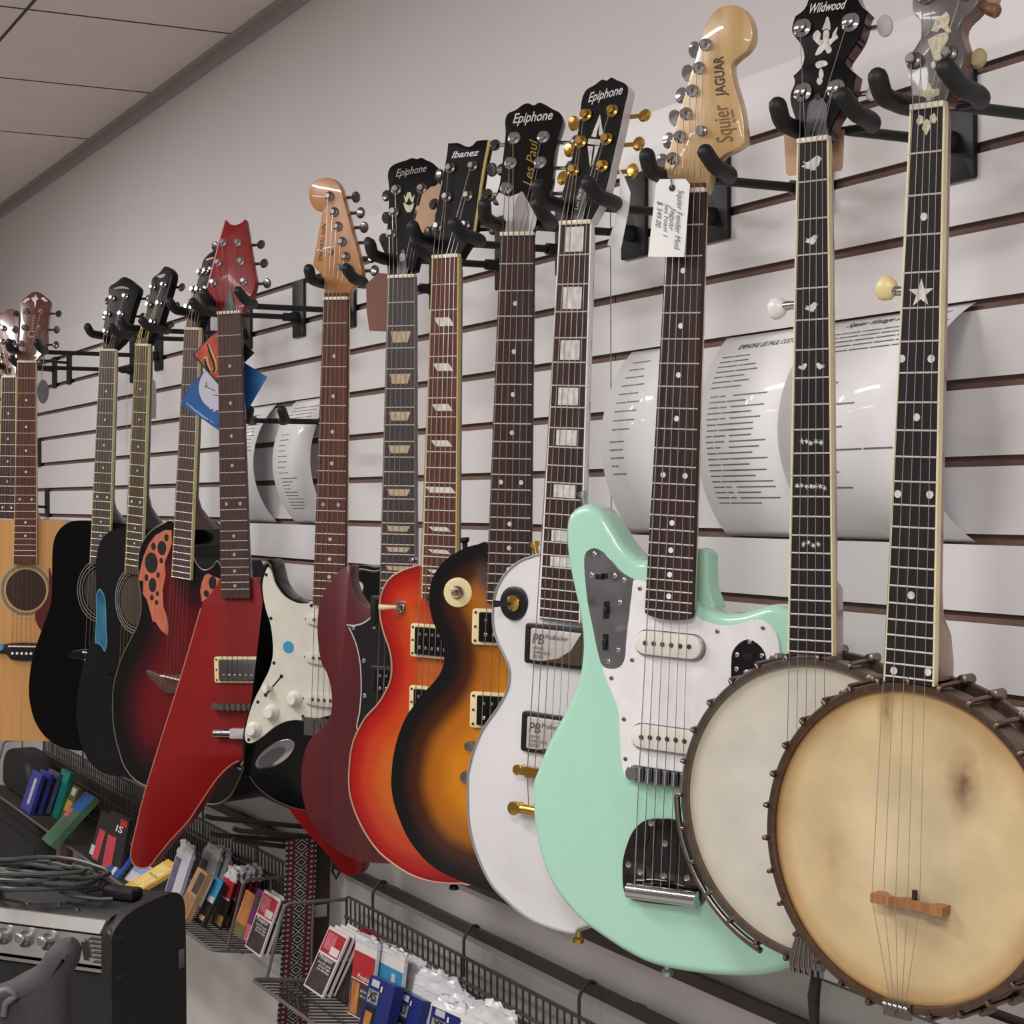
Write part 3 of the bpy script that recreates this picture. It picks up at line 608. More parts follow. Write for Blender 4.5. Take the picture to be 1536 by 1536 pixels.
for q in ([(375, 175), (390, 130), (405, 95), (420, 135), (420, 175), (400, 165)], [(330, 190), (350, 175), (368, 200), (360, 225), (385, 240), (365, 265), (335, 240), (320, 215)], [(435, 195), (465, 155), (455, 195), (468, 215), (440, 240), (415, 265), (405, 235), (430, 220)], [(385, 180), (415, 180), (412, 240), (430, 290), (405, 310), (390, 285), (365, 310), (335, 320), (350, 280), (375, 245)], [(335, 370), (365, 350), (400, 355), (405, 375), (380, 385), (350, 395)], [(365, 395), (380, 410), (382, 440), (370, 455), (355, 435)], [(358, 445), (378, 465), (360, 492), (342, 468)]):
    B1.headpoly('headstock_inlay', cv(1136, 0, 3.84, q), pearl)
B1.headpoly('truss_rod_cover', cv(1136, 0, 3.84, [(286, 795), (290, 700), (300, 610), (330, 575), (355, 548), (385, 578), (408, 620), (402, 700), (405, 785)]), M('smoked silver plate', (120, 116, 120), .25, .6), .002, depth=.002)
for p in ((353, 563), (325, 770)): lathe('screw', B1.H3(*cv(1136, 0, 3.84, [p])[0]), B1.hn(), [(.003, .001), (.003, .003)], blackmetal, B1.head, 10)
B1.headtext('lettering', 'Wildwood', cv(1136, 0, 3.84, [(302, 78)])[0], cv(1136, 0, 3.84, [(512, 50)])[0], pearl, .35, .02, .0135)
B1.tuners(cv(1136, 0, 3.84, [(262, 165), (540, 132), (265, 535), (455, 515)]), [-1, 1, -1, 1], chrome, M('pearloid button', (205, 202, 200), .3, k=1.1), 'disc', reach=.014, r=.0066, reachl=-.012)
bird(B1, B1.T(1217, 246).z, 1, .0, 1.3)
for p, sx, x0 in (((1218, 360), 1, 0), ((1217, 461), 1, 0), ((1213, 550), 1, -.009), ((1213, 550), -1, .009)): bird(B1, B1.T(*p).z, sx, x0, .85 if x0 == 0 else .6)
pearl_bits(B1, B1.T(1215, 664).z, .026, 5, 2); pearl_bits(B1, B1.T(1215, 730).z, .034, 7, 5); pearl_bits(B1, B1.T(1217, 816).z, .02, 4, 9)
B1.pxc = 0.0
pot(B1, (1220, 998), (1235, 1434), .1365, yh, skin1, M('aged nickel hoop', (140, 128, 120), .32, 1, var=.2, scale=(90, 90, 90)), 27, wood('rim maple', (120, 84, 62), (150, 110, 84), .4, .3), .058)
fifth(B1, (1167, 462), M('white pearl knob', (225, 222, 220), .3, k=1.15), (1184, 458))
R, xc, zc = B1.R, 0.0, B1.zc
for rr_, yy in ((R+.0125, -.004), (R+.019, .006)):
    tube('arm_rest', [(xc+rr_*math.cos(t), yh+yy, zc+rr_*math.sin(t)) for t in np.linspace(math.radians(181), math.radians(248), 26)], .0032, MATS['aged nickel hoop'], B1.root, 8)
zb1 = -.667; xw = .033
V, Fc = merge([box_geo(-xw, xw, yh-.014, yh-.010, zb1-.002, zb1+.002)]+[box_geo(x-.005, x+.005, yh-.011, yh, zb1-.004, zb1+.004) for x in (-.028, 0, .028)]); link('bridge', V, Fc, bw, B1.root, 30)
B1.strings(zb1, .0235, .042, yh-.0145, [steel, steel], 5, ztail=B1.zc-B1.R+.012, ytail=yh-.006, spant=.02, r=(.00035, .0003))
tb = B1.zc-B1.R
fan = [(-.010, tb+.022), (.010, tb+.022), (.018, tb-.002), (.018, tb-.012), (-.018, tb-.012), (-.018, tb-.002)]
V, Fc = merge([([(x, y, z) for y in (yh-.011, yh-.007) for x, z in fan], [tuple(range(6)), tuple(range(6, 12))[::-1]]+[(i, (i+1) % 6, 6+(i+1) % 6, 6+i) for i in range(6)])]+[tube_geo([(x*.55, yh-.0115, tb+.02), (x, yh-.0115, tb-.012)], .0011, 6) for x in np.linspace(-.015, .015, 6)]+[lathe_geo((x, yh-.009, tb-.012), (0, 0, -1), [(.0022, 0), (.0022, .006)], 8) for x in np.linspace(-.015, .015, 6)])
link('tailpiece', V, Fc, nickel, B1.root, 30)
B1.hanger('black foam-armed wall hanger holding the white-headed banjo', .018, .042, dx=.012)

# ---------------------------------------------------------------- white single-cut
Wc = Inst('electric_guitar', 'white single-cut guitar with gold hardware and block inlays, hanging left of the mint guitar', 'guitar', (863, 335.5), (846, 749), .314, 36, 15, .628)
yb = .012; whitelac = M('white lacquer', (230, 228, 231), .2, 0, .6, var=.01, k=1.02)
wl = cv(560, 780, 3.84, [(975, 209), (900, 216), (840, 241), (780, 290), (735, 350), (705, 420), (692, 500), (690, 580), (700, 650), (725, 720), (755, 780), (780, 840), (788, 890), (782, 950), (760, 1010), (720, 1080), (670, 1150), (625, 1220), (590, 1300), (565, 1380), (548, 1460)])+[(702, 1170), (702, 1200), (704, 1235), (714, 1277), (735, 1323), (760, 1351), (791, 1376), (827, 1392), (863, 1400)]
left = Wc.TL(wl, yb); lp = smooth_loop(mirror_body(left, 0, lp_horn), .005)
domed('body', lp, yb, yb+.048, [whitelac, whitelac], Wc.root, .010, .05, .010)
bt = [(x, yb-.0002, z) for x, z in lp]; tube('edge_binding', bt+[bt[0]], .0016, M('grey white binding', (150, 146, 146), .4), Wc.root, 6)
zj = left[0][1]
Wc.neck(.043, .057, -.4535, rosewood, whitelac, 22, None, binding=white, zneck=zj-.02, d0=.022, heel=[(zj-.05, .045, .05)])
Wc.blocks([1, 3, 5, 7, 9, 12, 15, 17], 'block', pearl, .56, .8)
wh = cv(780, 100, 3.659, [(240, 850, 1), (255, 760), (233, 700), (262, 600), (300, 440), (325, 320), (338, 190), (362, 130), (410, 100), (450, 71), (477, 77), (500, 59), (532, 74), (578, 95), (590, 130), (572, 210), (543, 350), (512, 480), (486, 600), (462, 690), (430, 760), (385, 845, 1)])
Wc.headstock(wh, headblack, .004, 0)
Whs = Wc.headstock; lpW = smooth_loop(Wc.HL(wh), .003); hw_ = solid('headstock_back', [(x*1.03, z) for x, z in lpW], .0015, .017, whitelac, Wc.head, 0, 1, .002, at=lambda v: Wc.hvec(v[0], v[2], v[1]))
tag(hw_, 'white lacquered back and edge')
Wc.headtext('lettering', 'Epiphone', cv(780, 100, 3.659, [(375, 197)])[0], cv(780, 100, 3.659, [(565, 150)])[0], M('silver lettering', (214, 212, 212), .3, k=1.1), .35, .015, .017)
for q in ([(440, 262), (458, 380), (434, 378), (438, 300), (418, 388), (392, 384)], [(378, 395), (445, 402), (440, 432), (372, 424)], [(372, 436), (402, 438), (392, 520), (386, 552)], [(412, 436), (438, 436), (392, 552), (408, 480)]):
    Wc.headpoly('headstock_inlay', cv(780, 100, 3.659, q), pearl, smooth=False)
Wc.headpoly('truss_rod_cover', cv(780, 100, 3.659, [(300, 845), (312, 720), (345, 640), (365, 600), (375, 660), (365, 740), (350, 840)]), blackplastic, .0016)
Wc.headtext('lettering', 'Les Paul', cv(780, 100, 3.659, [(322, 790)])[0], cv(780, 100, 3.659, [(345, 675)])[0], white, .3, 0, .006, lift=.0022)
Wc.tuners(cv(780, 100, 3.659, [(365, 268), (337, 415), (297, 572), (510, 245), (478, 400), (455, 548)]), [-1, -1, -1, 1, 1, 1], gold, reach=.019, r=.0055)
sw = Wc.T(*cv(560, 780, 3.84, [(812, 480)])[0], yb-.006)
sws = lathe('toggle_switch', sw, (0, -1, 0), [(.020, -.003), (.020, .0012), (.0188, .0018), (.012, .0018)], blackplastic, Wc.root, 28)
lathe('switch_nut', sw, (0, -1, 0), [(.0095, .001), (.0095, .004), (.007, .006), (.005, .009)], gold, sws, 16)
tube('switch_tip', [sw+Vector((0, -.008, 0)), sw+Vector((-.016, -.020, -.001))], [.0022, .0045], blackplastic, sws, 10)
film = M('protective pickup film', (214, 206, 202), .25, .2, .3, var=.05); cover_refl = M('brown cover reflection', (112, 96, 76), .2, .6); filmtxt = M('film print', (84, 72, 70), .5)
for zc_px in ((935, 712), (915, 1220)):
    c = Wc.T(*cv(560, 780, 3.84, [zc_px])[0], yb-.01); g = Wc.humbucker(c.z, yb-.008, blackplastic, film, hw=.046, hh=.0235, poles=False)
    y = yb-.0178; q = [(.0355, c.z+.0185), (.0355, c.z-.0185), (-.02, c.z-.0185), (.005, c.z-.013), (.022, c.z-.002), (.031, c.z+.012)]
    solid('cover_reflection', q, y, y+.002, cover_refl, g, 0, 1, smooth=0)  # brownish reflection in the metal cover, painted as a corner patch
    for t, x0, x1, dz, h in (('PB', -.032, -.016, .001, .017), ('ProBucker', -.014, .018, .008, .0075), ('VINTAGE', -.031, -.016, -.0055, .005), ('HUMBUCKING', -.031, -.006, -.0105, .005), ('RECIPE', -.031, -.016, -.0155, .005)):
        text3('lettering', t, (x0, y, c.z+dz), (x1, y, c.z+dz), (0, -1, 0), filmtxt, g, .2, 0, h)
zb = Wc.T(*cv(560, 780, 3.84, [(905, 1443)])[0], yb-.015).z; Wc.tom(zb, yb-.008, gold, zb-.045)
Wc.strapbutton(803, 824, yb+.02, (-.3, 0, 1), gold); Wc.strapbutton(868, 1402, yb+.025, (0, 0, -1), gold)
Wc.strings(zb, .035, .052, yb-.026, [bronze, steel], ztail=zb-.045, ytail=yb-.02)
Wc.hanger('black foam-armed wall hanger holding the white single-cut guitar', .027, .042)

# ---------------------------------------------------------------- tobacco sunburst single-cut
Lp = Inst('electric_guitar', 'tobacco sunburst single-cut guitar with black edges, cream switch ring and dot inlays', 'guitar', (775.5, 352.5), (766, 734.8), .313, 17, 15, .626)
yb = .012
tob = burst('tobacco sunburst', [(0, S(10, 8, 9)), (.1, S(12, 9, 9)), (.28, S(70, 30, 8)), (.5, S(170, 98, 16, 1.25)), (.8, S(200, 124, 20, 1.4)), (1, S(208, 134, 24, 1.4))], .22, .12, (40, 40, 10))
ll = cv(560, 780, 3.84, [(655, 131), (600, 141), (540, 156), (480, 186), (420, 226), (370, 281), (335, 350), (322, 430), (325, 510), (345, 590), (380, 660), (405, 730), (408, 800), (395, 860), (360, 920), (300, 985), (240, 1060), (190, 1130), (155, 1210), (130, 1290), (112, 1380), (105, 1460)])+[(587, 1180), (591, 1205), (600, 1231), (612, 1257), (633, 1285), (656.5, 1305), (685, 1319), (708, 1327.5), (740, 1337), (765, 1340)]
left = Lp.TL(ll, yb); lp = smooth_loop(mirror_body(left, 0, lp_horn), .005)
domed('body', lp, yb, yb+.048, [tob, black], Lp.root, .010, .05, .009)
zj = left[0][1]
Lp.neck(.043, .057, -.453, rosewood, M('dark neck lacquer', (34, 24, 22), .3, 0, .4), 22, [3, 5, 7, 9, 12, 15, 17, 19, 21], zneck=zj-.01, d0=.022, heel=[(zj-.03, .03, .05), (zj-.06, .05, .05)])
lh = cv(560, 100, 3.657, [(712, 918, 1), (722, 860), (700, 770), (672, 720), (692, 640), (710, 500), (724, 370), (722, 295), (738, 256), (780, 236), (820, 207), (850, 199), (880, 211), (910, 195), (948, 210), (985, 232), (1020, 250), (1040, 285), (1028, 340), (1008, 400), (992, 500), (982, 600), (972, 680), (985, 740), (925, 800), (885, 860), (872, 918, 1)])
Lp.headstock(lh, black, .015, .001)
Lp.headpoly('protective_film', cv(560, 100, 3.657, [(722, 916), (730, 850), (700, 775), (672, 722), (690, 692), (745, 716), (815, 690), (850, 740), (898, 832), (888, 880), (868, 916)]), M('film with white glare', (222, 220, 222), .15, .1, .6, k=1.15), .0008, smooth=False)  # real film, with its glare painted in as white
Lp.headpoly('truss_rod_cover', cv(560, 100, 3.657, [(762, 912), (768, 820), (785, 740), (815, 688), (842, 735), (850, 820), (840, 912)]), M('grey film cover', (188, 184, 184), .2, .2), .0022)
Lp.headtext('lettering', 'Epiphone', cv(560, 100, 3.657, [(765, 312)])[0], cv(560, 100, 3.657, [(985, 290)])[0], M('silver lettering'), .35, .015, .019)
Lp.headtext('lettering', 'Les Paul', cv(560, 100, 3.657, [(868, 655)])[0], cv(560, 100, 3.657, [(905, 398)])[0], M('gold script', (190, 150, 60), .35, .4), .4, 0, .017)
Lp.tuners(cv(560, 100, 3.657, [(773, 393), (753, 530), (730, 668), (933, 387), (915, 527), (910, 667)]), [-1, -1, -1, 1, 1, 1], chrome, M('dark chrome button', (110, 104, 104), .2, .9), reach=.018, r=.0058)
sw = Lp.T(*cv(560, 780, 3.84, [(488, 417)])[0], yb-.006); sws = lathe('toggle_switch', sw, (0, -1, 0), [(.0185, -.004), (.0185, .0012), (.017, .0018), (.011, .0018)], cream, Lp.root, 28)
lathe('switch_nut', sw, (0, -1, 0), [(.0085, .001), (.0085, .004), (.0065, .006), (.0055, .009), (.003, .016)], chrome, sws, 16)
for p in ((590, 612), (572, 1090)):
    c = Lp.T(*cv(560, 780, 3.84, [p])[0], yb-.01); Lp.humbucker(c.z, yb-.008, cream, black, slug=True)
zb = Lp.T(*cv(560, 780, 3.84, [(578, 1300)])[0], yb-.015).z; Lp.tom(zb, yb-.008, nickel, Lp.T(*cv(560, 780, 3.84, [(545, 1475)])[0], yb-.015).z)
sb = cv(500, 620, 5.908, [(1165, 1130)])[0]; Lp.strapbutton(sb[0], sb[1]+6, yb+.02, (-.1, 0, 1), blackmetal)
Lp.strings(zb, .035, .052, yb-.026, [bronze, steel], ztail=zb-.045, ytail=yb-.02)
Lp.hanger('black foam-armed wall hanger holding the tobacco sunburst guitar', .02, .042)

# ---------------------------------------------------------------- cherry burst single-cut
Ib = Inst('electric_guitar', 'cherry red to orange flamed single-cut guitar with reddish fingerboard and cream pickup rings', 'guitar', (668, 386), (661, 745.6), .317, 35, 14, .634)
yb = .012
chb = burst('cherry burst', [(0, S(150, 12, 10, 1.0)), (.1, S(186, 24, 14, 1.0)), (.3, S(206, 66, 24, 1.0)), (.6, S(212, 106, 36, 1.0)), (1, S(216, 122, 44, 1.0))], .22, .16, (10, 10, 200))
il = cv(560, 780, 3.84, [(282, 266), (230, 271), (170, 291), (110, 326), (70, 375), (45, 440), (38, 510), (45, 580), (65, 660), (90, 730), (105, 800), (108, 870), (95, 940), (60, 1010), (20, 1070)])+cv(340, 780, 3.84, [(800, 1140), (745, 1240), (720, 1320), (710, 1400), (705, 1480)])+[(524, 1180), (526.5, 1197), (534.7, 1222), (548.7, 1250), (567.5, 1276), (591, 1296), (617, 1312), (645, 1321.6), (673, 1325), (695, 1325)]
left = Ib.TL(il, yb); lp = smooth_loop(mirror_body(left, 0, lp_horn), .005)
redlac = M('dark red lacquer', (120, 16, 14), .25, 0, .5)
domed('body', lp, yb, yb+.046, [chb, redlac], Ib.root, .009, .05, .009)
bt = [(x, yb-.0002, z) for x, z in lp]; tube('edge_binding', bt+[bt[0]], .0014, M('pinkish binding', (206, 150, 120), .4), Ib.root, 6)
zj = left[0][1]
Ib.neck(.043, .057, -.453, rosered, mahog, 22, None, binding=M('yellowed binding', (206, 186, 116), .4, k=1.05), zneck=zj-.01, d0=.022, heel=[(zj-.05, .04, .05)])
Ib.blocks([3, 5, 7, 9, 15, 17, 19, 21], 'para', pearl, .56, .36); Ib.blocks([12], 'para', pearl, .82, .42)
ih = cv(640, 180, 6.982, [(66, 1440, 1), (78, 1330), (60, 1200), (70, 1100), (110, 900), (150, 700), (190, 480), (214, 330), (222, 243, 1), (330, 240), (380, 264), (433, 280, 1), (480, 263), (525, 218), (636, 206, 1), (620, 300), (590, 440), (550, 700), (515, 960), (478, 1210, 1), (400, 1330), (338, 1432, 1)])
Ib.headstock(ih, headblack, .015, .0008)
bd = cv(640, 180, 6.982, [(650, 206), (605, 430), (560, 700), (520, 980), (486, 1215)]); pts = [Ib.H3(*p, .002) for p in bd]; tube('edge_binding', pts, .0022, MATS['yellowed binding'], Ib.head, 6)
Ib.headtext('lettering', 'Ibanez', cv(640, 180, 6.982, [(262, 402)])[0], cv(640, 180, 6.982, [(550, 372)])[0], M('silver lettering'), .25, .02, .0135)
Ib.tuners(cv(640, 180, 6.982, [(255, 510), (218, 812), (125, 1122), (490, 490), (440, 800), (415, 1105)]), [-1, -1, -1, 1, 1, 1], nickel, M('dark chrome button'), reach=.02, r=.0052)
t = Ib.T(*cv(560, 780, 3.84, [(155, 500)])[0], yb-.006); sws = lathe('toggle_switch', t, (0, -1, 0), [(.0085, -.003), (.0085, .003), (.006, .005), (.005, .009)], chrome, Ib.root, 16)
tube('switch_tip', [t+Vector((0, -.008, 0)), t+Vector((-.022, -.018, -.001))], [.002, .0045], cream, sws, 10)
for p in ((300, 695), (270, 1050)):
    c = Ib.T(*cv(560, 780, 3.84, [p])[0], yb-.01); Ib.humbucker(c.z, yb-.008, cream, black, slug=True)
zb = -.632; Ib.tom(zb, yb-.008, nickel, zb-.042)
Ib.strapbutton(621, 847, yb+.02, (-.3, 0, 1), chrome); Ib.strapbutton(681, 1324, yb+.025, (0, 0, -1), blackmetal)
Ib.strings(zb, .035, .052, yb-.026, [bronze, steel], ztail=zb-.042, ytail=yb-.02)
Ib.hanger('black foam-armed wall hanger holding the cherry burst guitar', .026, .042)

# ---------------------------------------------------------------- wine red double-horn
Sg = Inst('electric_guitar', 'wine red double-horned guitar with black pickguard and crown on its headstock', 'guitar', (602, 416), (598, 748.6), .314, 25, 14, .628)
yb = .010; wine = wood('wine red stain', (76, 10, 20), (92, 14, 26), .4, .15, (60, 60, 4), k=1.05)
sl = cv(380, 800, 7.68, [(1382, 836, 1), (1310, 842), (1240, 796), (1180, 706), (1140, 606), (1122, 490), (1130, 385), (1105, 362), (1060, 385), (1000, 430), (920, 510), (860, 590), (810, 680), (770, 780), (745, 900), (735, 1020), (735, 1150), (745, 1280), (765, 1420), (790, 1520)])+cv(340, 780, 3.84, [(570, 870), (592, 940), (602, 1000), (603, 1080), (588, 1140), (550, 1190), (500, 1240), (465, 1290), (442, 1360), (430, 1430), (428, 1500)])+[(452.5, 1190), (458, 1214), (468, 1238), (485, 1260), (508, 1278), (535, 1290), (563, 1295), (590, 1296)]
left = Sg.TL(sl, yb); right = [(-p[0], p[1]-(.012 if p[1] > left[0][1] else 0))+tuple(p[2:]) for p in left if p[0] < -.012][::-1]
lp = smooth_loop(left+right, .005)
solid('body', lp, yb, yb+.024, wine, Sg.root, .0015, 2, .0015)
zj = left[0][1]+.01
Sg.neck(.043, .057, -.452, wood('dark rosewood', (46, 36, 34), (66, 54, 50), .5, .1), M('dark neck lacquer'), 22, None, binding=M('dark binding', (120, 112, 104), .4), zneck=-.345, d0=.021, heel=[(-.352, .034, .05), (-.38, .036, .05), (-.44, .036, .05)])
Sg.blocks([3, 5, 7, 9, 12, 15, 17, 19], 'trap', M('tan pearl', (198, 176, 148), .35, 0, .3, var=.2, scale=(160, 160, 90), k=1.05), .72, .5)
gh = cv(440, 250, 6.4, [(905, 1062, 1), (895, 900), (862, 800), (838, 740), (875, 700), (895, 620), (908, 500), (915, 380), (917, 200), (905, 90)])+cv(560, 100, 3.657, [(88, 558), (120, 532), (180, 512), (212, 500), (238, 506), (262, 498), (290, 512), (325, 528), (347, 556), (352, 600), (330, 680), (310, 780), (300, 880), (320, 950), (285, 1000), (245, 1050), (228, 1110, 1)])
Sg.headstock(gh, M('satin black', (14, 13, 13), .5, 0, 0, spec=.12), .015, .0008)
Sg.headtext('lettering', 'Epiphone', cv(440, 250, 6.4, [(985, 100)])[0], cv(440, 250, 6.4, [(1280, 48)])[0], M('dim silver lettering', (170, 166, 164), .4), .35, .005, .017)
for q in ([(1062, 270), (1082, 295), (1098, 246), (1128, 246), (1140, 300), (1166, 268), (1150, 350), (1128, 330), (1112, 290), (1096, 335), (1078, 350)], [(1056, 345), (1112, 375), (1160, 350), (1150, 400), (1126, 438), (1092, 438), (1072, 402)]):
    Sg.headpoly('headstock_inlay', cv(440, 250, 6.4, q), M('cream crown', (206, 200, 166), .4, k=1.05), smooth=False)
Sg.headpoly('truss_rod_cover', cv(440, 250, 6.4, [(1000, 1050), (1010, 920), (1050, 800), (1075, 820), (1090, 930), (1085, 1050)]), blackplastic, .0016)
Sg.headpoly('lettering', cv(440, 250, 6.4, [(1030, 850), (1060, 838), (1078, 860), (1075, 905), (1050, 918), (1028, 900)]), M('dim silver lettering'), .0026)
Sg.tuners(cv(440, 250, 6.4, [(995, 225), (970, 440), (942, 650), (1238, 215), (1225, 420), (1205, 640)]), [-1, -1, -1, 1, 1, 1], nickel, M('dark chrome button'), reach=.012, r=.0058)
gp = cv(340, 780, 3.84, [(692, 598, 1), (735, 603), (790, 588), (838, 550), (878, 492, 1), (960, 480), (1010, 560), (1050, 640), (1060, 900), (1030, 1200), (900, 1260), (758, 1216), (766, 1100), (774, 1000), (774, 910), (768, 820), (750, 730), (722, 655)])
gl_ = smooth_loop(Sg.TL(gp, yb), .004); pgw = solid('pickguard', [(p[0], p[1]) for p in gl_], yb-.0015, yb, M('white ply edge', (206, 200, 200), .4), Sg.root, 0)
solid('pickguard_top', inset(ccw(gl_), .0022), yb-.0028, yb-.001, blackplastic, pgw, .0004, 1)
Sg.screws(cv(340, 780, 3.84, [(730, 620), (850, 615), (790, 810), (795, 1012)]), yb-.0028, pgw, chrome, .0032)
for zz in (-.475, -.575): Sg.humbucker(zz, yb-.002, blackplastic, black, slug=True)
zb = -.632; Sg.tom(zb, yb-.002, nickel, zb-.045)
Sg.strings(zb, .035, .052, yb-.02, [steel, steel], ztail=zb-.045, ytail=yb-.012)
Sg.hanger('black foam-armed wall hanger holding the wine red guitar', .032, .044)

# ---------------------------------------------------------------- black double-cutaway with white pickguard
St = Inst('electric_guitar', 'black double-cutaway guitar with white pickguard, blue dot sticker and amber maple headstock', 'guitar', (503, 449), (496, 766.4), .324, 22, 0, .648)
St.y0 = .011; St.inline = -1; yb = .012
sbp = cv(380, 800, 7.68, [(700, 772), (640, 790), (560, 792), (480, 772), (400, 728), (330, 656), (275, 560), (245, 440), (215, 335), (180, 296), (140, 300), (105, 340), (75, 410), (58, 500), (54, 600), (70, 740), (100, 880), (135, 1000), (170, 1100), (195, 1180), (205, 1270), (200, 1350), (180, 1430)])+cv(340, 780, 3.84, [(205, 915), (170, 970), (130, 1050), (100, 1140), (82, 1240), (78, 1340), (85, 1420), (105, 1500)])+[(369, 1165), (382, 1182), (402.5, 1198), (423, 1209), (446, 1216), (480, 1219), (520, 1214), (560, 1200), (590, 1175), (605, 1140), (604, 1100), (592, 1055), (580, 1010), (583, 970), (597, 940), (608, 905), (610, 875), (600, 850), (580, 846), (562, 851), (545, 848), (532, 850), (524, 868)]
solid('body', smooth_loop(St.TL(sbp, yb), .005), yb, yb+.044, black, St.root, .009, 4, .009)
spg = cv(340, 780, 3.84, [(240, 272), (262, 300), (280, 360), (310, 410), (350, 450), (410, 478), (470, 480), (500, 466), (560, 500), (640, 520), (700, 480), (712, 400), (725, 358), (760, 350), (790, 380), (775, 440), (745, 520), (740, 640), (760, 760), (720, 900), (700, 1050), (640, 1110), (500, 1150), (455, 1156), (400, 1152), (340, 1162), (280, 1192), (220, 1240), (170, 1275), (140, 1286), (115, 1276), (107, 1240), (115, 1190), (135, 1110), (165, 1030), (205, 950), (245, 870), (267, 790), (268, 700), (255, 600), (225, 500), (210, 400), (215, 335)])
offw = M('off white pickguard', (208, 204, 190), .35, k=1.15)
pg = solid('pickguard', smooth_loop(St.TL(spg, yb), .004), yb-.0022, yb+.001, offw, St.root, .0006, 1)
St.screws(cv(340, 780, 3.84, [(228, 315), (488, 492), (255, 566), (273, 823), (180, 1048), (440, 1132), (128, 1265), (757, 382)]), yb-.0022, pg, blackmetal, .0028)
q = St.T(*cv(340, 780, 3.84, [(360, 732)])[0], yb); lathe('sticker', q, (0, -1, 0), [(.0095, 0), (.0095, .0028)], M('blue dot sticker', (58, 150, 196), .5), pg, 24)
kw = M('white knob', (226, 222, 212), .35, k=1.15)
for p in ((398, 1030), (266, 1106), (165, 1206)):
    lathe('knob', St.T(*cv(340, 780, 3.84, [p])[0], yb), (0, -1, 0), [(.0125, .0), (.0125, .005), (.0098, .008), (.0088, .016), (.0075, .0175)], kw, St.root, 24)
for p0, p1 in (((480, 570), (620, 585)), ((480, 790), (620, 806)), ((476, 1028), (640, 1000))):
    a = St.T(*cv(340, 780, 3.84, [p0])[0], yb); c = Vector((0, yb, a.z)); lpp = ellipse(0, c.z, .042, .0105, 24)
    pk = solid('pickup', [(max(-.036, min(.036, x))+(x*.12), z) for x, z in lpp], yb-.009, yb-.002, offw, St.root, .001, 2)
    for i in range(6): lathe('pole_piece', ((i-2.5)*.0104, yb-.009, c.z), (0, -1, 0), [(.0026, -.001), (.0026, .0008)], pole, pk, 10)
    lathe('screw', (-.0435, yb-.0022, c.z), (0, -1, 0), [(.0022, 0), (.0022, .001)], blackmetal, pk, 8)
a = St.T(*cv(340, 780, 3.84, [(225, 1008)])[0], yb-.002); b = St.T(*cv(340, 780, 3.84, [(316, 900)])[0], yb-.002)
sws = tube('selector_switch', [a, b], .0014, blackplastic, St.root, 8)
for e in (a, b): lathe('screw', e, (0, -1, 0), [(.003, 0), (.003, .001)], blackmetal, sws, 10)
m = (a*.62+b*.38); tube('switch_tip', [m, m+Vector((-.004, -.016, .001))], [.003, .006], kw, sws, 12)
j = cv(340, 780, 3.84, [(280, 1352)])[0]; jc = St.T(*j, yb); j1 = St.T(*cv(340, 780, 3.84, [(385, 1285)])[0], yb); j0 = St.T(*cv(340, 780, 3.84, [(172, 1425)])[0], yb)
ang = math.atan2(j1.z-j0.z, j1.x-j0.x); L = (j1-j0).length/2
jk = solid('jack_plate', ellipse(jc.x, jc.z, L*1.03, L*.42, 32, ang), yb-.002, yb+.001, chrome, St.root, .001, 2)
solid('jack_cup', ellipse(jc.x-.006*math.cos(ang), jc.z-.006*math.sin(ang), L*.72, L*.26, 24, ang), yb-.0026, yb, M('dark chrome cup', (150, 150, 154), .18, 1), jk, .0004, 1)
zb = St.T(*cv(340, 780, 3.84, [(520, 1190)])[0], yb).z
V, Fc = merge([box_geo(-.042, .042, yb-.005, yb-.002, zb-.014, zb+.014)]+[box_geo(x-.0048, x+.0048, yb-.010, yb-.005, zb-.012, zb+.008) for x in [(i-2.5)*.0108 for i in range(6)]]+[lathe_geo(((i-2.5)*.0168, yb-.005, zb+.011), (0, -1, 0), [(.003, 0), (.003, .002)], 8) for i in range(6)])
link('bridge', V, Fc, nickel, St.root, 30)
St.neck(.042, .056, -.470, rosered, mapleor, 21, [3, 5, 7, 9, 12, 15, 17, 19, 21], zneck=-.40, d0=.022, heel=[(-.43, .03, .054), (-.46, .034, .054)], dotmat=M('aged dot', (206, 190, 178), .4))
shp = cv(440, 250, 6.4, [(300, 1262, 1), (298, 1150), (290, 1075), (262, 1030), (200, 965), (190, 925), (205, 830), (225, 720), (247, 600), (267, 500), (278, 418, 1), (240, 425), (205, 410), (165, 350), (147, 270), (160, 190), (200, 140), (260, 112), (330, 105), (388, 122), (432, 165), (458, 222), (484, 320), (514, 430), (548, 560), (582, 690), (617, 810), (642, 930), (657, 1000), (656, 1050, 1), (620, 1080), (590, 1140), (545, 1190), (530, 1262, 1)])
St.headstock(shp, mapleor, .0145, .0012)
solid('fingerboard_end', [(-.0195, .002), (.0205, .002), (.0205, .010), (-.0195, .010)], -.0002, .004, rosered, St.root, 0)
St.tuners(cv(440, 250, 6.4, [(350, 285), (395, 435), (430, 575), (470, 720), (505, 865), (545, 990)]), [1]*6, nickel, M('dark chrome button'), reach=.013)
for p in ((363, 820), (437, 965)): lathe('string_tree', St.H3(*cv(440, 250, 6.4, [p])[0]), St.hn(), [(.005, -.001), (.005, .002), (.003, .004)], chrome, St.head, 12)
St.headtext('lettering', 'NEW YORK PRO', cv(440, 250, 6.4, [(282, 545)])[0], cv(440, 250, 6.4, [(238, 905)])[0], decal, .15, .01, .0085)
St.strings(zb, .035, .052, yb-.012, [steel, steel], r=(.0005, .0003))
St.hanger('black foam-armed wall hanger holding the black double-cutaway guitar', .03, .04)

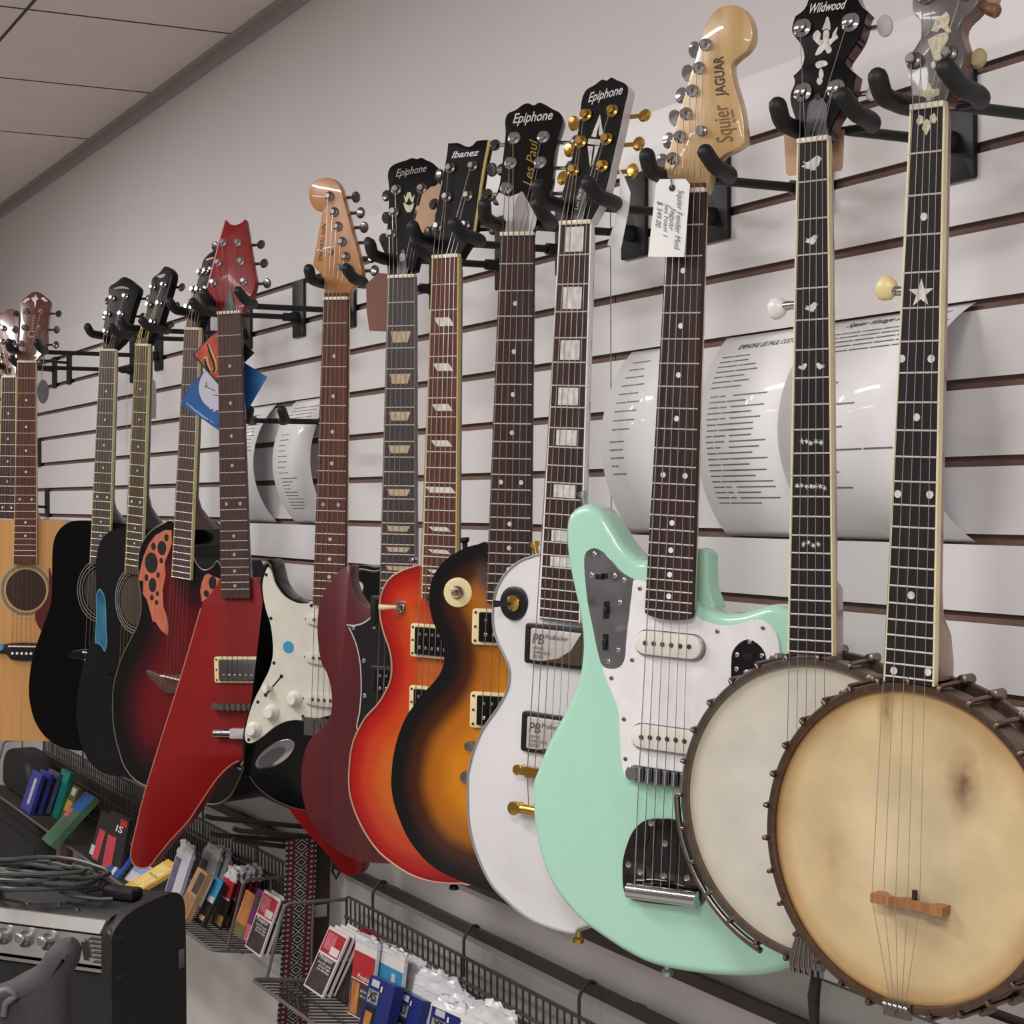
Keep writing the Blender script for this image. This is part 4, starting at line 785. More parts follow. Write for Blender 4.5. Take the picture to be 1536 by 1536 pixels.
# ---------------------------------------------------------------- red V shape
Fv = Inst('electric_guitar', 'bright red V-shaped guitar with pointed red headstock and one cream-ringed pickup', 'guitar', (343, 470), (350, 764.5), .335, 17, 12, .670)
yb = .010; vred = M('red lacquer', (134, 16, 18), .4, 0, .1, var=.04, k=1.15, spec=.3); vedge = M('worn wood edge', (150, 96, 66), .55, var=.3, scale=(120, 120, 120))
vl = cv(0, 740, 3.84, [(1262, 490, 1), (1240, 540), (1165, 632, 1), (1040, 1060), (890, 1536)])+[(215, 1196), (203, 1246), (196, 1279), (198, 1293), (206, 1301), (217, 1302), (226.6, 1297), (234, 1287), (256, 1260), (281, 1233), (300, 1205), (323, 1171), (340, 1152.5), (352, 1144), (362, 1141)]
left = Fv.TL(vl, yb); right = [(-p[0], p[1])+tuple(p[2:]) for p in left if p[0] < -.008][::-1]
lp = smooth_loop(left+right, .005)
solid('body', lp, yb, yb+.036, vred, Fv.root, .0015, 2, .003)
tube('worn_edge', [(x, yb+.001, z) for x, z in lp if x < -.002 and z < lp[0][1]-.05], .0014, M('pale worn edge', (196, 120, 100), .5), Fv.root, 6)
inn = [(x, z) for x, z in lp if abs(x) < .125 and z < -.70]
Fv.neck(.043, .055, Fv.T(*cv(0, 740, 3.84, [(1355, 605)])[0]).z, wood('brown rosewood', (52, 32, 28), (78, 52, 44), .5, .1), M('dark red neck', (96, 22, 26), .35, 0, .3), 21, [3, 5, 7, 9, 12, 15, 17, 19, 21], zneck=-.40, d0=.021, heel=[(-.42, .035, .05), (-.46, .04, .05)], dotmat=M('aged dot'))
vh = cv(280, 300, 5.486, [(243, 918, 1), (250, 885), (215, 800), (170, 722), (222, 520), (272, 330), (318, 160, 1), (345, 190), (390, 206), (440, 191), (480, 156, 1), (492, 220), (518, 380), (545, 540), (565, 680), (530, 790), (480, 860), (462, 915, 1)])
Fv.headstock(vh, vred, .014, .0008)
pts = [Fv.H3(*p, .0005) for p in cv(280, 300, 5.486, [(168, 722), (222, 520), (270, 330), (317, 165)])]; tube('edge_highlight', pts, .0012, M('pink edge highlight', (226, 160, 160), .4), Fv.head, 6)  # highlight on the bevelled edge, painted as a thin pink tube
Fv.headpoly('truss_rod_cover', cv(280, 300, 5.486, [(308, 908), (322, 850), (338, 780), (360, 748), (378, 780), (392, 850), (400, 908)]), M('green black plastic', (28, 30, 26), .4), .002, depth=.002)
Fv.tuners(cv(280, 300, 5.486, [(302, 350), (262, 515), (220, 680), (422, 350), (448, 505), (472, 670)]), [-1, -1, -1, 1, 1, 1], chrome, M('dark chrome button'), reach=.014, r=.005)
c = Fv.T(*cv(0, 740, 3.84, [(1365, 1015)])[0], yb); g = Fv.humbucker(c.z, yb, cream, M('brushed nickel cover', (140, 138, 140), .25, 1), poles=True)
zb = Fv.T(*cv(0, 740, 3.84, [(1330, 1224)])[0], yb).z; zt = Fv.T(*cv(0, 740, 3.84, [(1300, 1378)])[0], yb).z
Fv.tom(zb, yb, nickel, None); V, Fc = tube_geo([(-.046, yb-.009, zt), (.046, yb-.009, zt)], .0075, 14); tl = link('tailpiece', V, Fc, chrome, Fv.root, 40)
rbox('paper_wrap', -.014, .03, yb-.018, yb-.001, zt-.0085, zt+.0085, M('white paper wrap', (196, 192, 194), .5), tl, .002)
Fv.strings(zb, .035, .05, yb-.018, [M('copper string', (140, 90, 80), .45, .8)]*2, ztail=zt, ytail=yb-.012)
Fv.strapbutton(362, 1146, yb+.018, (-.5, 0, -1), chrome)
Fv.hanger('black foam-armed wall hanger holding the red V-shaped guitar', .02, .04)

# ---------------------------------------------------------------- acoustics
def acoustic(nut, ref, alpha, label, pts, topmats, depth, yb, half=.322, scale=.645, tilt=13, full=None):
    A = Inst('acoustic_guitar', label, 'guitar', nut, ref, half, alpha, tilt, scale)
    if pts is not None:
        left = A.TL(pts, yb); ol = full(A, left) if full else mirror_body(left)
    else: ol = full(A, None)
    A.ol = smooth_loop(ol, .006); A.yb = yb
    domed('body', A.ol, yb, yb+depth, topmats, A.root, .0, .05, .011)
    return A
def rosette(A, zc, r, rings, holemat, ringmats):
    y = A.yb
    solid('soundhole', ellipse(0, zc, r, r, 36), y-.0006, y+.001, holemat, A.root, 0, 1, smooth=0)
    for (ra, rb), m in zip(rings, ringmats):
        V, Fc = lathe_geo((0, y, zc), (0, -1, 0), [(rb, 0), (rb, .0008), (ra, .0008), (ra, 0)], 48); Fc = Fc[:-2]; link('rosette', V, Fc, m, A.root, 30)
def ac_bridge(A, zb, mat, w=.08, pinmat=white, saddle=bone, wing=.016):
    y = A.yb; lp = smooth_loop([(-w, zb-.006), (-w, zb-.016), (-w*.55, zb-.018), (-w*.4, zb-.03), (0, zb-.033), (w*.4, zb-.03), (w*.55, zb-.018), (w, zb-.016), (w, zb-.006), (w*.4, zb+.007), (-w*.4, zb+.007)], .006)
    b = solid('bridge', lp, y-.008, y, mat, A.root, .002, 2)
    rbox('saddle', -.037, .037, y-.0125, y-.006, zb-.0015, zb+.0015, saddle, b, .0006)
    for i in range(6): lathe('bridge_pin', ((i-2.5)*.0108, y-.008, zb-.016), (0, -1, 0), [(.0028, -.001), (.0034, .001), (.003, .0035), (.0015, .0042)], pinmat, b, 10)
spruce = wood('amber spruce top', (196, 140, 76), (214, 160, 94), .35, .5, (240, 240, 4), k=1.05)
honey = M('honey side wood', (150, 100, 60), .35, 0, .4)
dark_hole = M('soundhole dark', (50, 22, 16), .8)
def dread(zt): return [(-.035, zt), (-.085, zt-.006), (-.125, zt-.035), (-.144, zt-.085), (-.142, zt-.135), (-.136, zt-.185), (-.142, zt-.235), (-.168, zt-.29), (-.192, zt-.345), (-.197, zt-.40), (-.183, zt-.455), (-.140, zt-.492), (-.08, zt-.505), (0, zt-.508)]
# natural top, in front
A1 = acoustic((40, 543.4), (38.4, 755), 4, 'natural spruce-topped acoustic guitar with round soundhole, partly out of frame at far left', None, [spruce, honey], .105, .008, full=lambda A, l: mirror_body(dread(A.T(40, 779, .008).z)))
zj = A1.T(40, 779, .008).z
A1.neck(.044, .0545, A1.T(38, 846).z, rosered, mahog, 20, [3, 5, 7, 9, 12, 15, 17], binding=M('tan binding', (190, 160, 120), .4), zneck=zj+.03, d0=.021, heel=[(zj+.01, .05, .05), (zj, .08, .045)], dotr=.0026, dbl=.014, dotmat=white)
rosette(A1, A1.T(38.5, 885, .008).z, .047, [(.0475, .0515), (.0515, .059), (.059, .066)], dark_hole, [M('tan rosette', (196, 158, 104), .5), M('grey green rosette', (128, 112, 84), .5, var=.3, scale=(300, 300, 300)), M('tan rosette')])
pk = cv(0, 740, 3.84, [(282, 430), (300, 480), (320, 560), (345, 660), (350, 760), (310, 830), (250, 800), (215, 755), (203, 690), (245, 645), (280, 570)]); solid('pickguard', smooth_loop(A1.TL(pk, .008), .005), .0066, .009, M('wine pickguard', (92, 22, 24), .25, 0, .4), A1.root, .0004, 1)
zb = A1.T(*cv(0, 740, 3.84, [(120, 882)])[0], .0).z
ac_bridge(A1, zb, ebony)
lathe('sticker', A1.T(*cv(0, 740, 3.84, [(2, 885)])[0], .0), (0, -1, 0), [(.008, 0), (.008, .001)], M('blue dot sticker'), A1.root, 18)
h = cv(0, 420, 6.4, [(182, 782, 1), (178, 690), (186, 560), (196, 400), (200, 290), (205, 207), (245, 167), (300, 122), (345, 111), (398, 130), (448, 170), (488, 210), (476, 290), (465, 380), (455, 480), (448, 620), (420, 690), (375, 740), (340, 780, 1)])
redbrown = wood('red brown headplate', (76, 34, 24), (108, 52, 38), .3, .5, (120, 120, 12))
A1.headstock(h, redbrown, .015, .0008)
for q in ([(218, 210), (250, 180), (280, 170), (288, 190), (262, 200), (235, 222)], [(300, 170), (332, 165), (345, 135), (352, 165), (372, 180), (350, 195), (345, 240), (332, 270), (330, 215), (312, 200)], [(390, 175), (420, 165), (460, 205), (440, 210), (420, 200)]):
    A1.headpoly('headstock_inlay', cv(0, 420, 6.4, q), pearl, smooth=False)
M('faded gold lettering', (186, 132, 110), .4)
for i_, y_ in enumerate((470, 446, 424, 400, 376, 352)): A1.headpoly('headstock_mark', cv(0, 420, 6.4, [(300+i_*3, y_), (322+i_*3, y_-3), (323+i_*3, y_-14), (301+i_*3, y_-11)]), MATS['faded gold lettering'], smooth=False)
A1.headtext('lettering', 'C', cv(0, 420, 6.4, [(262, 552)])[0], cv(0, 420, 6.4, [(328, 552)])[0], M('faded gold lettering'), 0, .02)
A1.tuners(cv(0, 420, 6.4, [(250, 300), (235, 455), (200, 610), (405, 300), (385, 455), (382, 600)]), [-1, -1, -1, 1, 1, 1], nickel, M('dark chrome button'), reach=.016)
A1.strings(zb, .035, .055, -.005, [bronze, bronze], ztail=zb-.016, ytail=.0, r=(.0005, .0003))
A1.hanger('black foam-armed wall hanger holding the natural acoustic guitar', .03, .04)
# natural, behind, mostly cut off by the frame
A0 = acoustic((13.5, 566), (10.4, 767), 27, 'dark-necked acoustic guitar cut off by the left edge, behind the natural one', None, [spruce, honey], .105, .008, full=lambda A, l: mirror_body(dread(A.T(10, 790, .008).z)))
zj = A0.T(10, 790, .008).z
A0.neck(.044, .0545, zj-.05, rosewood, mahog, 18, [3, 5, 7, 9, 12, 15], binding=M('yellowed binding'), zneck=zj+.03, d0=.021, heel=[(zj+.01, .05, .05), (zj, .08, .045)], dotr=.0026, dbl=.014, dotmat=white)
h = cv(0, 420, 6.4, [(0, 935, 1), (20, 860), (-45, 780), (-60, 600), (-50, 420), (-30, 330), (30, 310), (90, 276), (140, 290), (175, 330), (178, 440), (170, 560), (165, 700), (158, 770), (155, 850), (150, 935, 1)])
A0.headstock(h, redbrown, .015, .0008)
A0.tuners(cv(0, 420, 6.4, [(-20, 450), (-25, 590), (-30, 730), (140, 470), (130, 600), (120, 740)])[3:]+cv(0, 420, 6.4, [(38, 465), (25, 592), (18, 730)]), [1, 1, 1, -1, -1, -1], nickel, reach=.008)
rosette(A0, zj-.11, .047, [(.048, .06)], dark_hole, [M('tan rosette')]); ac_bridge(A0, zj-.31, ebony)
A0.strings(zj-.31, .035, .055, -.005, [bronze, bronze], ztail=zj-.325, ytail=.0, r=(.0005, .0003))
A0.hanger('black foam-armed wall hanger holding the cut-off acoustic guitar', .03, .04)

# black acoustic
blackglos = M('glossy black top', (5, 5, 6), .25, 0, .05, var=.02, spec=.12); blackside = M('black side lacquer', (9, 8, 9), .3, 0, .1, spec=.3)
pts = cv(0, 740, 3.84, [(522, 158), (450, 156), (400, 166), (350, 200), (318, 250), (303, 320), (300, 420), (300, 520), (297, 600), (280, 680), (250, 760), (215, 860), (185, 960), (170, 1060), (166, 1140), (175, 1220), (200, 1310), (250, 1390), (310, 1440), (380, 1470), (450, 1482), (520, 1478)])
A2 = acoustic((161.5, 526), (153, 751.9), 30, 'black acoustic guitar with grey rosette rings, hanging just right of the natural acoustic', pts, [blackglos, blackside], .10, .008)
zj = A2.ol[0][1]
A2.neck(.043, .0545, A2.T(148, 847).z, wood('olive rosewood', (58, 48, 38), (84, 70, 56), .5, .1), M('dark neck lacquer'), 20, [3, 5, 7, 9, 12, 15, 17], binding=M('pale yellow binding', (214, 204, 150), .4), zneck=zj+.05, d0=.021, heel=[(zj+.03, .035, .052), (zj+.012, .06, .05), (zj, .085, .048)], dotr=.0026, dbl=.014, dotmat=white)
greyring = M('grey rosette', (112, 112, 110), .5)
rosette(A2, A2.T(147.5, 886, .008).z, .049, [(.053, .055), (.060, .0625), (.067, .069)], M('dark soundhole', (34, 24, 24), .8), [greyring]*3)
zb = A2.T(*cv(0, 740, 3.84, [(490, 915)])[0], .0).z; ac_bridge(A2, zb, black)
h = cv(120, 380, 6.982, [(240, 1000, 1), (250, 900), (240, 820), (272, 620), (298, 470), (305, 356), (380, 300), (440, 252), (490, 252), (555, 300), (618, 366), (592, 470), (550, 600), (510, 750), (478, 880), (365, 1000, 1)])
A2.headstock(h, headblack, .015, .0008)
A2.headpoly('headstock_inlay', cv(120, 380, 6.982, [(352, 372), (400, 352), (450, 346), (500, 360), (515, 378), (450, 368), (380, 374)]), M('dim gold lettering', (104, 96, 74), .4))
A2.tuners(cv(120, 380, 6.982, [(342, 470), (292, 635), (275, 820), (480, 450), (432, 635), (402, 810)]), [-1, -1, -1, 1, 1, 1], chrome, M('dark chrome button'), reach=.016)
A2.strings(zb, .035, .055, -.005, [bronze, bronze], ztail=zb-.016, ytail=.0, r=(.0006, .0004))
A2.hanger('black foam-armed wall hanger holding the black acoustic guitar', .035, .042)

# dark acoustic with a blue reflection painted on its top
pts = cv(0, 740, 3.84, [(720, 196), (660, 206), (615, 231), (580, 276), (560, 340), (553, 420), (553, 520), (557, 600), (560, 700), (545, 780), (525, 840), (500, 920), (475, 1010), (455, 1110), (442, 1210), (440, 1300), (455, 1400), (480, 1480), (510, 1540), (560, 1592), (625, 1622), (700, 1632)])
smoky = M('smoky black top', (24, 22, 25), .25, 0, .1, var=.3, scale=(6, 6, 4), spec=.2)
A3 = acoustic((213.2, 518.6), (203.8, 759.7), 42, 'smoky black acoustic guitar with a painted blue feather-shaped reflection left of its soundhole', pts, [smoky, blackside], .095, .008)
zj = A3.ol[0][1]
A3.neck(.043, .0545, A3.T(196, 861).z, wood('olive rosewood'), M('dark neck lacquer'), 20, [3, 5, 7, 9, 12, 15, 17], binding=M('pale yellow binding'), zneck=zj+.07, d0=.021, heel=[(zj+.045, .035, .052), (zj+.02, .06, .05), (zj, .085, .048)], dotr=.0026, dbl=.014, dotmat=white)
rosette(A3, A3.T(195, 899, .008).z, .050, [(.054, .0555), (.060, .062), (.066, .068)], M('brown soundhole', (60, 46, 38), .8), [M('pale grey rosette', (140, 138, 136), .5)]*3)
zb = A3.T(*cv(0, 740, 3.84, [(672, 1030)])[0], .0).z; ac_bridge(A3, zb, black)
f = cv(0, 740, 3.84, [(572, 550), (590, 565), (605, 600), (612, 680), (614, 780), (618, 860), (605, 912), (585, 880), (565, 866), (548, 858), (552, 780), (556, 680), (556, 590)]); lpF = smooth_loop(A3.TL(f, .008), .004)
fb_ = solid('feather_reflection', lpF, .0072, .009, M('pale teal reflection edge', (84, 150, 168), .4), A3.root, 0, 1)  # blue reflection in the lacquer, painted as a thin raised shape
solid('feather_reflection_centre', inset(ccw(lpF), .0028), .0068, .009, wood('teal and blue reflection', (26, 70, 112), (52, 128, 152), .35, .3, (20, 20, 14)), fb_, 0, 1)
h = cv(120, 380, 6.982, [(612, 955, 1), (640, 820), (680, 680), (718, 500), (745, 350), (755, 266), (830, 202), (890, 136), (948, 168), (970, 240), (925, 420), (868, 620), (812, 780), (740, 880), (712, 950, 1)])
A3.headstock(h, headblack, .015, .0008)
pts = [A3.H3(*p, -.0004) for p in cv(120, 380, 6.982, [(800, 785), (868, 590), (920, 400), (962, 245)])]; tube('edge_binding', pts, .0010, M('grey edge line', (90, 88, 92), .4), A3.head, 6)
A3.headpoly('headstock_inlay', cv(120, 380, 6.982, [(800, 240), (850, 222), (900, 215), (880, 250), (840, 262)]), M('dim gold lettering'), smooth=False)
A3.tuners(cv(120, 380, 6.982, [(770, 358), (728, 540), (682, 725), (885, 330), (838, 525), (770, 722)]), [-1, -1, -1, 1, 1, 1], chrome, M('dark chrome button'), reach=.014)
A3.strings(zb, .035, .055, -.005, [M('brass string', (170, 150, 90), .35, 1)]*2, ztail=zb-.016, ytail=.0, r=(.0006, .0004))
A3.hanger('black foam-armed wall hanger holding the smoky black acoustic', .035, .042)

# red-black burst with leaf shaped soundholes
pts = cv(0, 740, 3.84, [(1000, 162), (940, 176), (880, 211), (835, 262), (808, 320), (797, 400), (798, 480), (808, 560), (815, 640), (810, 700), (790, 770), (750, 850), (705, 940), (675, 1030), (655, 1120), (650, 1220), (655, 1330), (670, 1420), (692, 1500), (712, 1560), (750, 1620), (800, 1665), (870, 1694), (940, 1700)])
oburst = burst('black to crimson burst', [(0, S(10, 9, 11)), (.22, S(16, 10, 13)), (.5, S(60, 10, 20)), (.8, S(98, 14, 24, 1.05)), (1, S(110, 16, 24, 1.05))], .22, .1, (60, 60, 4))
def ov_full(A, left):
    r = [(-p[0], p[1]) for p in left if p[0] < -.012][::-1]; cut = cv(0, 740, 3.84, [(1108, 300), (1113, 350), (1130, 400), (1163, 437), (1195, 441), (1230, 420), (1258, 392)]); c = A.TL(cut, .008)
    zc = c[-1][1]; lower = [p for p in r if p[1] < zc-.03]
    return left+lower+[(p[0], p[1]) for p in c[::-1]]
A4 = acoustic((288, 494.4), (276.5, 754), 42, 'black-to-crimson burst cutaway acoustic guitar with leaf-shaped panels of small round soundholes', pts, [oburst, blackside], .10, .008, half=.3205, scale=.641, full=ov_full)
zj = A4.ol[0][1]
tube('edge_binding', [(x, .0078, z) for x, z in A4.ol]+[(A4.ol[0][0], .0078, A4.ol[0][1])], .0014, M('grey cream binding', (112, 108, 94), .4), A4.root, 6)
A4.neck(.044, .0555, A4.T(271, 868).z, wood('grey rosewood', (58, 46, 44), (84, 68, 64), .5, .1), M('reddish neck', (90, 44, 40), .35, 0, .3), 22, None, binding=M('pale yellow binding'), zneck=zj+.05, d0=.021, heel=[(zj+.03, .035, .052), (zj+.008, .06, .05), (zj-.01, .085, .048)])
leaf = [(990, 212), (950, 212), (900, 240), (860, 290), (830, 360), (808, 450), (802, 500), (828, 505), (825, 580), (848, 612), (870, 690), (882, 738), (900, 742), (930, 790), (965, 816), (975, 800), (965, 720), (942, 650), (938, 560), (955, 470), (950, 400), (978, 330), (992, 290)]
orange = wood('orange leaf wood', (176, 88, 64), (206, 118, 84), .5, .1, (120, 120, 20), k=1.05)
lpL = A4.TL(cv(0, 740, 3.84, leaf), .008); lf = solid('soundhole_leaf', lpL, .0070, .009, orange, A4.root, 0, 1, smooth=0)
holes = [(873, 400, 37, 60), (934, 315, 25, 42), (880, 528, 22, 42), (885, 305, 13, 22), (960, 255, 12, 22), (930, 387, 10, 17), (845, 485, 11, 20), (912, 470, 9, 17), (908, 578, 8, 15), (876, 600, 10, 17), (903, 628, 9, 14)]
def leafholes(hs, par):
    for x, y, rx, ry in hs:
        c = A4.T(*cv(0, 740, 3.84, [(x, y)])[0], .0075); e = A4.T(*cv(0, 740, 3.84, [(x+rx, y)])[0], .0075); t = A4.T(*cv(0, 740, 3.84, [(x, y-ry)])[0], .0075)
        solid('soundhole', ellipse(c.x, c.z, abs(e.x-c.x), abs(t.z-c.z), 18), .0066, .008, M('hole black', (8, 6, 6), .9), par, 0, 1, smooth=0)
leafholes(holes, lf)
leaf2 = [(1182, 472), (1200, 462), (1230, 478), (1290, 500), (1300, 560), (1250, 560), (1210, 592), (1165, 626), (1155, 560), (1165, 510)]
lf2 = solid('soundhole_leaf', A4.TL(cv(0, 740, 3.84, leaf2), .008), .0070, .009, orange, A4.root, 0, 1, smooth=0); leafholes([(1226, 515, 22, 38), (1190, 577, 15, 20)], lf2)
bz = cv(0, 740, 3.84, [(858, 1018), (925, 1045), (1000, 1048), (1060, 1048), (1080, 1110), (1010, 1150), (960, 1142), (915, 1100), (880, 1062)])
br = solid('bridge', smooth_loop(A4.TL(bz, .008), .004), .001, .008, wood('walnut bridge', (66, 38, 34), (96, 60, 52), .5, .1), A4.root, .001, 2)
a = A4.T(*cv(0, 740, 3.84, [(922, 1050)])[0], -.002); zb = a.z; rbox('saddle', a.x, a.x+.06, -.003, .003, zb-.0012, zb+.0012, bone, br, .0005)
h = cv(120, 380, 6.982, [(1108, 785, 1), (1130, 640), (1170, 480), (1220, 330), (1262, 200), (1282, 90), (1330, 22), (1400, -25), (1440, 0), (1450, 80), (1420, 250), (1380, 420), (1330, 600), (1280, 700), (1250, 785, 1)])
A4.headstock(h, headblack, .015, .0008)
A4.headpoly('headstock_inlay', cv(120, 380, 6.982, [(1318, 62), (1400, 38), (1405, 52), (1330, 78)]), M('orange band', (206, 140, 84), .4), smooth=False)
A4.tuners(cv(120, 380, 6.982, [(1268, 200), (1198, 380), (1137, 565), (1328, 185), (1250, 380), (1192, 570)]), [-1, -1, -1, 1, 1, 1], chrome, M('dark chrome button'), reach=.012)
A4.strings(zb, .035, .055, -.004, [M('rosy string', (150, 120, 106), .45, .8)]*2, ztail=zb-.012, ytail=.0, r=(.0006, .0004))
A4.hanger('black foam-armed wall hanger holding the crimson burst acoustic', .035, .042)
# ================================================================== room
wallm = M('white painted wall', (200, 196, 197), .6, var=.015, scale=(3, 3, 3), k=1.5)
lowwall = M('grey lower wall', (176, 172, 170), .45, var=.03, scale=(2.5, 2.5, .4), k=1.4)
ceilm = M('grey ceiling board', (214, 204, 200), .9, var=.03, scale=(5, 5, 5), k=1.3)
slat = M('white slat board', (206, 203, 204), .35, var=.012, scale=(4, 4, 4), k=1.5); groove = M('brown groove fibreboard', (104, 82, 74), .8, var=.12, scale=(30, 60, 60), k=1.6)
floorm = M('grey carpet floor', (196, 190, 182), .95, var=.2, scale=(60, 60, 60))
X0, X1 = -7.5, 1.6; CE = ZG+.562; YR = -5.0
def slab(name, x0, x1, y0, y1, z0, z1, mat):
    V, Fc = box_geo(x0, x1, y0, y1, z0, z1); o = link(name, V, Fc, mat, None, 0); return tag(o, kind='structure')
slab('wall_back', X0, X1, .019, .12, 0, CE+.1, wallm)
slab('floor', X0, X1, YR, .12, -.1, 0, floorm)
c = slab('ceiling', X0, X1, YR, .12, CE, CE+.1, ceilm)
slab('wall_left', X0-.1, X0, YR, .12, 0, CE+.1, M('grey far wall', (172, 168, 166), .8)); slab('wall_front', X0, X1, YR-.1, YR, 0, CE+.1, M('grey far wall'))
slab('trim_1', X0, X1, -.012, .019, CE-.004, CE, M('ceiling edge trim', (176, 168, 166), .7))
slab('trim_2', X0, X1, .004, .019, CE-.026, CE-.004, M('ceiling edge trim'))
seam = M('ceiling joint dark', (70, 63, 62), .9)
yj = -.432
slab('trim_3', X0, X1, yj-.003, yj+.003, CE-.0015, CE, seam)
for i, x in enumerate((-3.63, -4.24, -4.85)): slab('trim_%d' % (4+i), x-.0025, x+.0025, yj-.6, -.012, CE-.0012, CE, seam)
# slat board panels: flat slats with real recessed grooves
def slatboard(name, x0, x1):
    gz = .0053; top = ZG+.076; bot = ZG-.945; V = []; Fc = []; mi = []
    def quad(p, m): b = len(V); V.extend(p); Fc.append((b, b+1, b+2, b+3)); mi.append(m)
    edges = []; z = top
    for k in range(13): zc = ZG-.0762*k; edges.append((z, zc+gz)); z = zc-gz
    edges.append((z, bot))
    for a, b in edges: quad([(x0, 0, b), (x1, 0, b), (x1, 0, a), (x0, 0, a)], 0)
    for k in range(13):
        t = ZG-.0762*k+gz; b = ZG-.0762*k-gz; w = .002
        quad([(x0, 0, t), (x1, 0, t), (x1, .006, t), (x0, .006, t)], 1); quad([(x0, .006, t), (x1, .006, t), (x1, .006, t+w), (x0, .006, t+w)], 1); quad([(x0, .006, t+w), (x1, .006, t+w), (x1, .0075, t+w), (x0, .0075, t+w)], 1)
        quad([(x0, .0075, b), (x1, .0075, b), (x1, .0075, t+w), (x0, .0075, t+w)], 1); quad([(x0, 0, b), (x1, 0, b), (x1, .0075, b), (x0, .0075, b)], 1)
    quad([(x0, 0, top), (x1, 0, top), (x1, .0188, top), (x0, .0188, top)], 0); quad([(x0, 0, bot), (x1, 0, bot), (x1, .0188, bot), (x0, .0188, bot)], 0)
    for x in (x0, x1): quad([(x, 0, bot), (x, 0, top), (x, .0005, top), (x, .0005, bot)], 0)
    quad([(x0, .0188, bot), (x1, .0188, bot), (x1, .0188, top), (x0, .0188, top)], 1)
    o = link(name, V, Fc, None, None, 0, [slat, groove], mi); return tag(o, kind='structure')
XS = -2.069
slatboard('wall_back_slats', XS+.0012, XS+2.44); slatboard('wall_back_slats.001', XS-2.44, XS-.0012); slatboard('wall_back_slats.002', XS-4.9, XS-2.4424)
slab('wall_back_lower', X0, X1, .004, .019, .1, ZG-.95, lowwall)
slab('baseboard_back', X0, X1, -.012, .019, 0, .1, blackplastic)

# ================================================================== camera and light
cam = bpy.data.cameras.new('camera'); co = bpy.data.objects.new('camera', cam); COL.objects.link(co)
m = Matrix((rgt, upv, -fwd)).transposed().to_4x4(); m.translation = CAM; co.matrix_world = m
cam.sensor_width = 36; cam.lens = F/1536*36; cam.clip_start = .02; bpy.context.scene.camera = co
def area(name, loc, size, energy, col=(1, .97, .95), rot=(0, 0, 0)):
    l = bpy.data.lights.new(name, 'AREA'); l.shape = 'RECTANGLE'; l.size, l.size_y = size; l.energy = energy; l.color = col
    o = bpy.data.objects.new(name, l); COL.objects.link(o); o.location = loc; o.rotation_euler = rot; return o
for i, (x, y, e) in enumerate([(-.1, -1.5, 38), (-2.2, -1.5, 34), (-4.4, -1.4, 40), (.2, -3.0, 28), (-2.4, -3.2, 20), (-4.8, -3.2, 28)]):
    area('ceiling_tube_light', (x, y, CE-.03), (1.2, .16), e*.87)
w = bpy.data.worlds.new('world'); bpy.context.scene.world = w; w.use_nodes = True
w.node_tree.nodes['Background'].inputs[0].default_value = (.9, .9, .95, 1); w.node_tree.nodes['Background'].inputs[1].default_value = .75
vs = bpy.context.scene.view_settings; vs.view_transform = 'Standard'; vs.look = 'None'; vs.exposure = 0; vs.gamma = 1
# ================================================================== things on and below the wall
def root_at(name, label, cat, P, group=None): return empty(name, label, cat, Matrix.Translation(P), group)
def rel(P, r): return Vector(P)-r.location
def linkw(name, V, Fc, mat, root, **k): return link(name, [rel(v, root) for v in V], Fc, mat, root, **k)

# ---------------------------------------------------------------- laminated sheets bowed between the grooves
paper = M('laminated paper', (222, 221, 222), .5, 0, .22, var=.01, k=1.45, coatr=.04); ink = M('grey print', (120, 118, 120), .5); inkd = M('dark print', (84, 82, 84), .5)
def sheet(x0, x1, k0, k1, b, label, title=None, lines=(), seed=1, head=None):
    zt = ZG-.0762*k0+.003; zb = ZG-.0762*k1-.003; c = zt-zb; R = (b*b+c*c/4)/(2*b); A = math.asin(min(.999, c/2/R)); zc = (zt+zb)/2
    def pt(u, s, d=0.0):
        a = A*(1-2*s); return Vector((x0+(x1-x0)*u, (R-b)+.002-(R+d)*math.cos(a), zc+(R+d)*math.sin(a)))
    root = root_at('laminated_sheet', label, 'sign', Vector((x0, 0, zt)), 'laminated specification sheets'); n = 28
    V = [pt(u, s/n) for s in range(n+1) for u in (0, 1)]; Fc = [(2*i, 2*i+1, 2*i+3, 2*i+2) for i in range(n)]
    o = linkw('paper', V, Fc, paper, root, smooth=60)
    so = o.modifiers.new('thickness', 'SOLIDIFY'); so.thickness = .0006; so.offset = 0
    L = 2*A*R; wid = x1-x0
    def bars(rows, mat):
        V = []; Fc = []
        for u0, u1, s0, h in rows:
            b0 = len(V); V += [pt(u0, s0, .0006), pt(u1, s0, .0006), pt(u1, s0+h, .0006), pt(u0, s0+h, .0006)]; Fc.append((b0, b0+1, b0+2, b0+3))
        if V: linkw('printed_lines', V, Fc, mat, root, smooth=0)
    rnd = random.Random(seed); rows = []
    for u, s, ws in lines:
        x = u
        for w in ws: rows.append((x, min(x+w, .97), s, .006)); x += w+.012
    bars(rows, ink)
    for t, u0, u1, s in ([title] if title else [])+list(head or []):
        tv, tf = text_geo(t, .2, .015); xa = min(v[0] for v in tv); xb = max(v[0] for v in tv); sc = (u1-u0)/(xb-xa)
        V = [pt(u0+(v[0]-xa)*sc, s-v[1]*sc*wid/L, .0006) for v in tv]; linkw('lettering', V, tf, inkd, root, smooth=0)
def para(u, s0, n, ds, rnd, lo=.1, hi=.4, words=2): return [(u+rnd.uniform(0, .01), s0+i*ds, [rnd.uniform(lo, hi)/words for _ in range(words)]) for i in range(n)]
rd = random.Random(3)
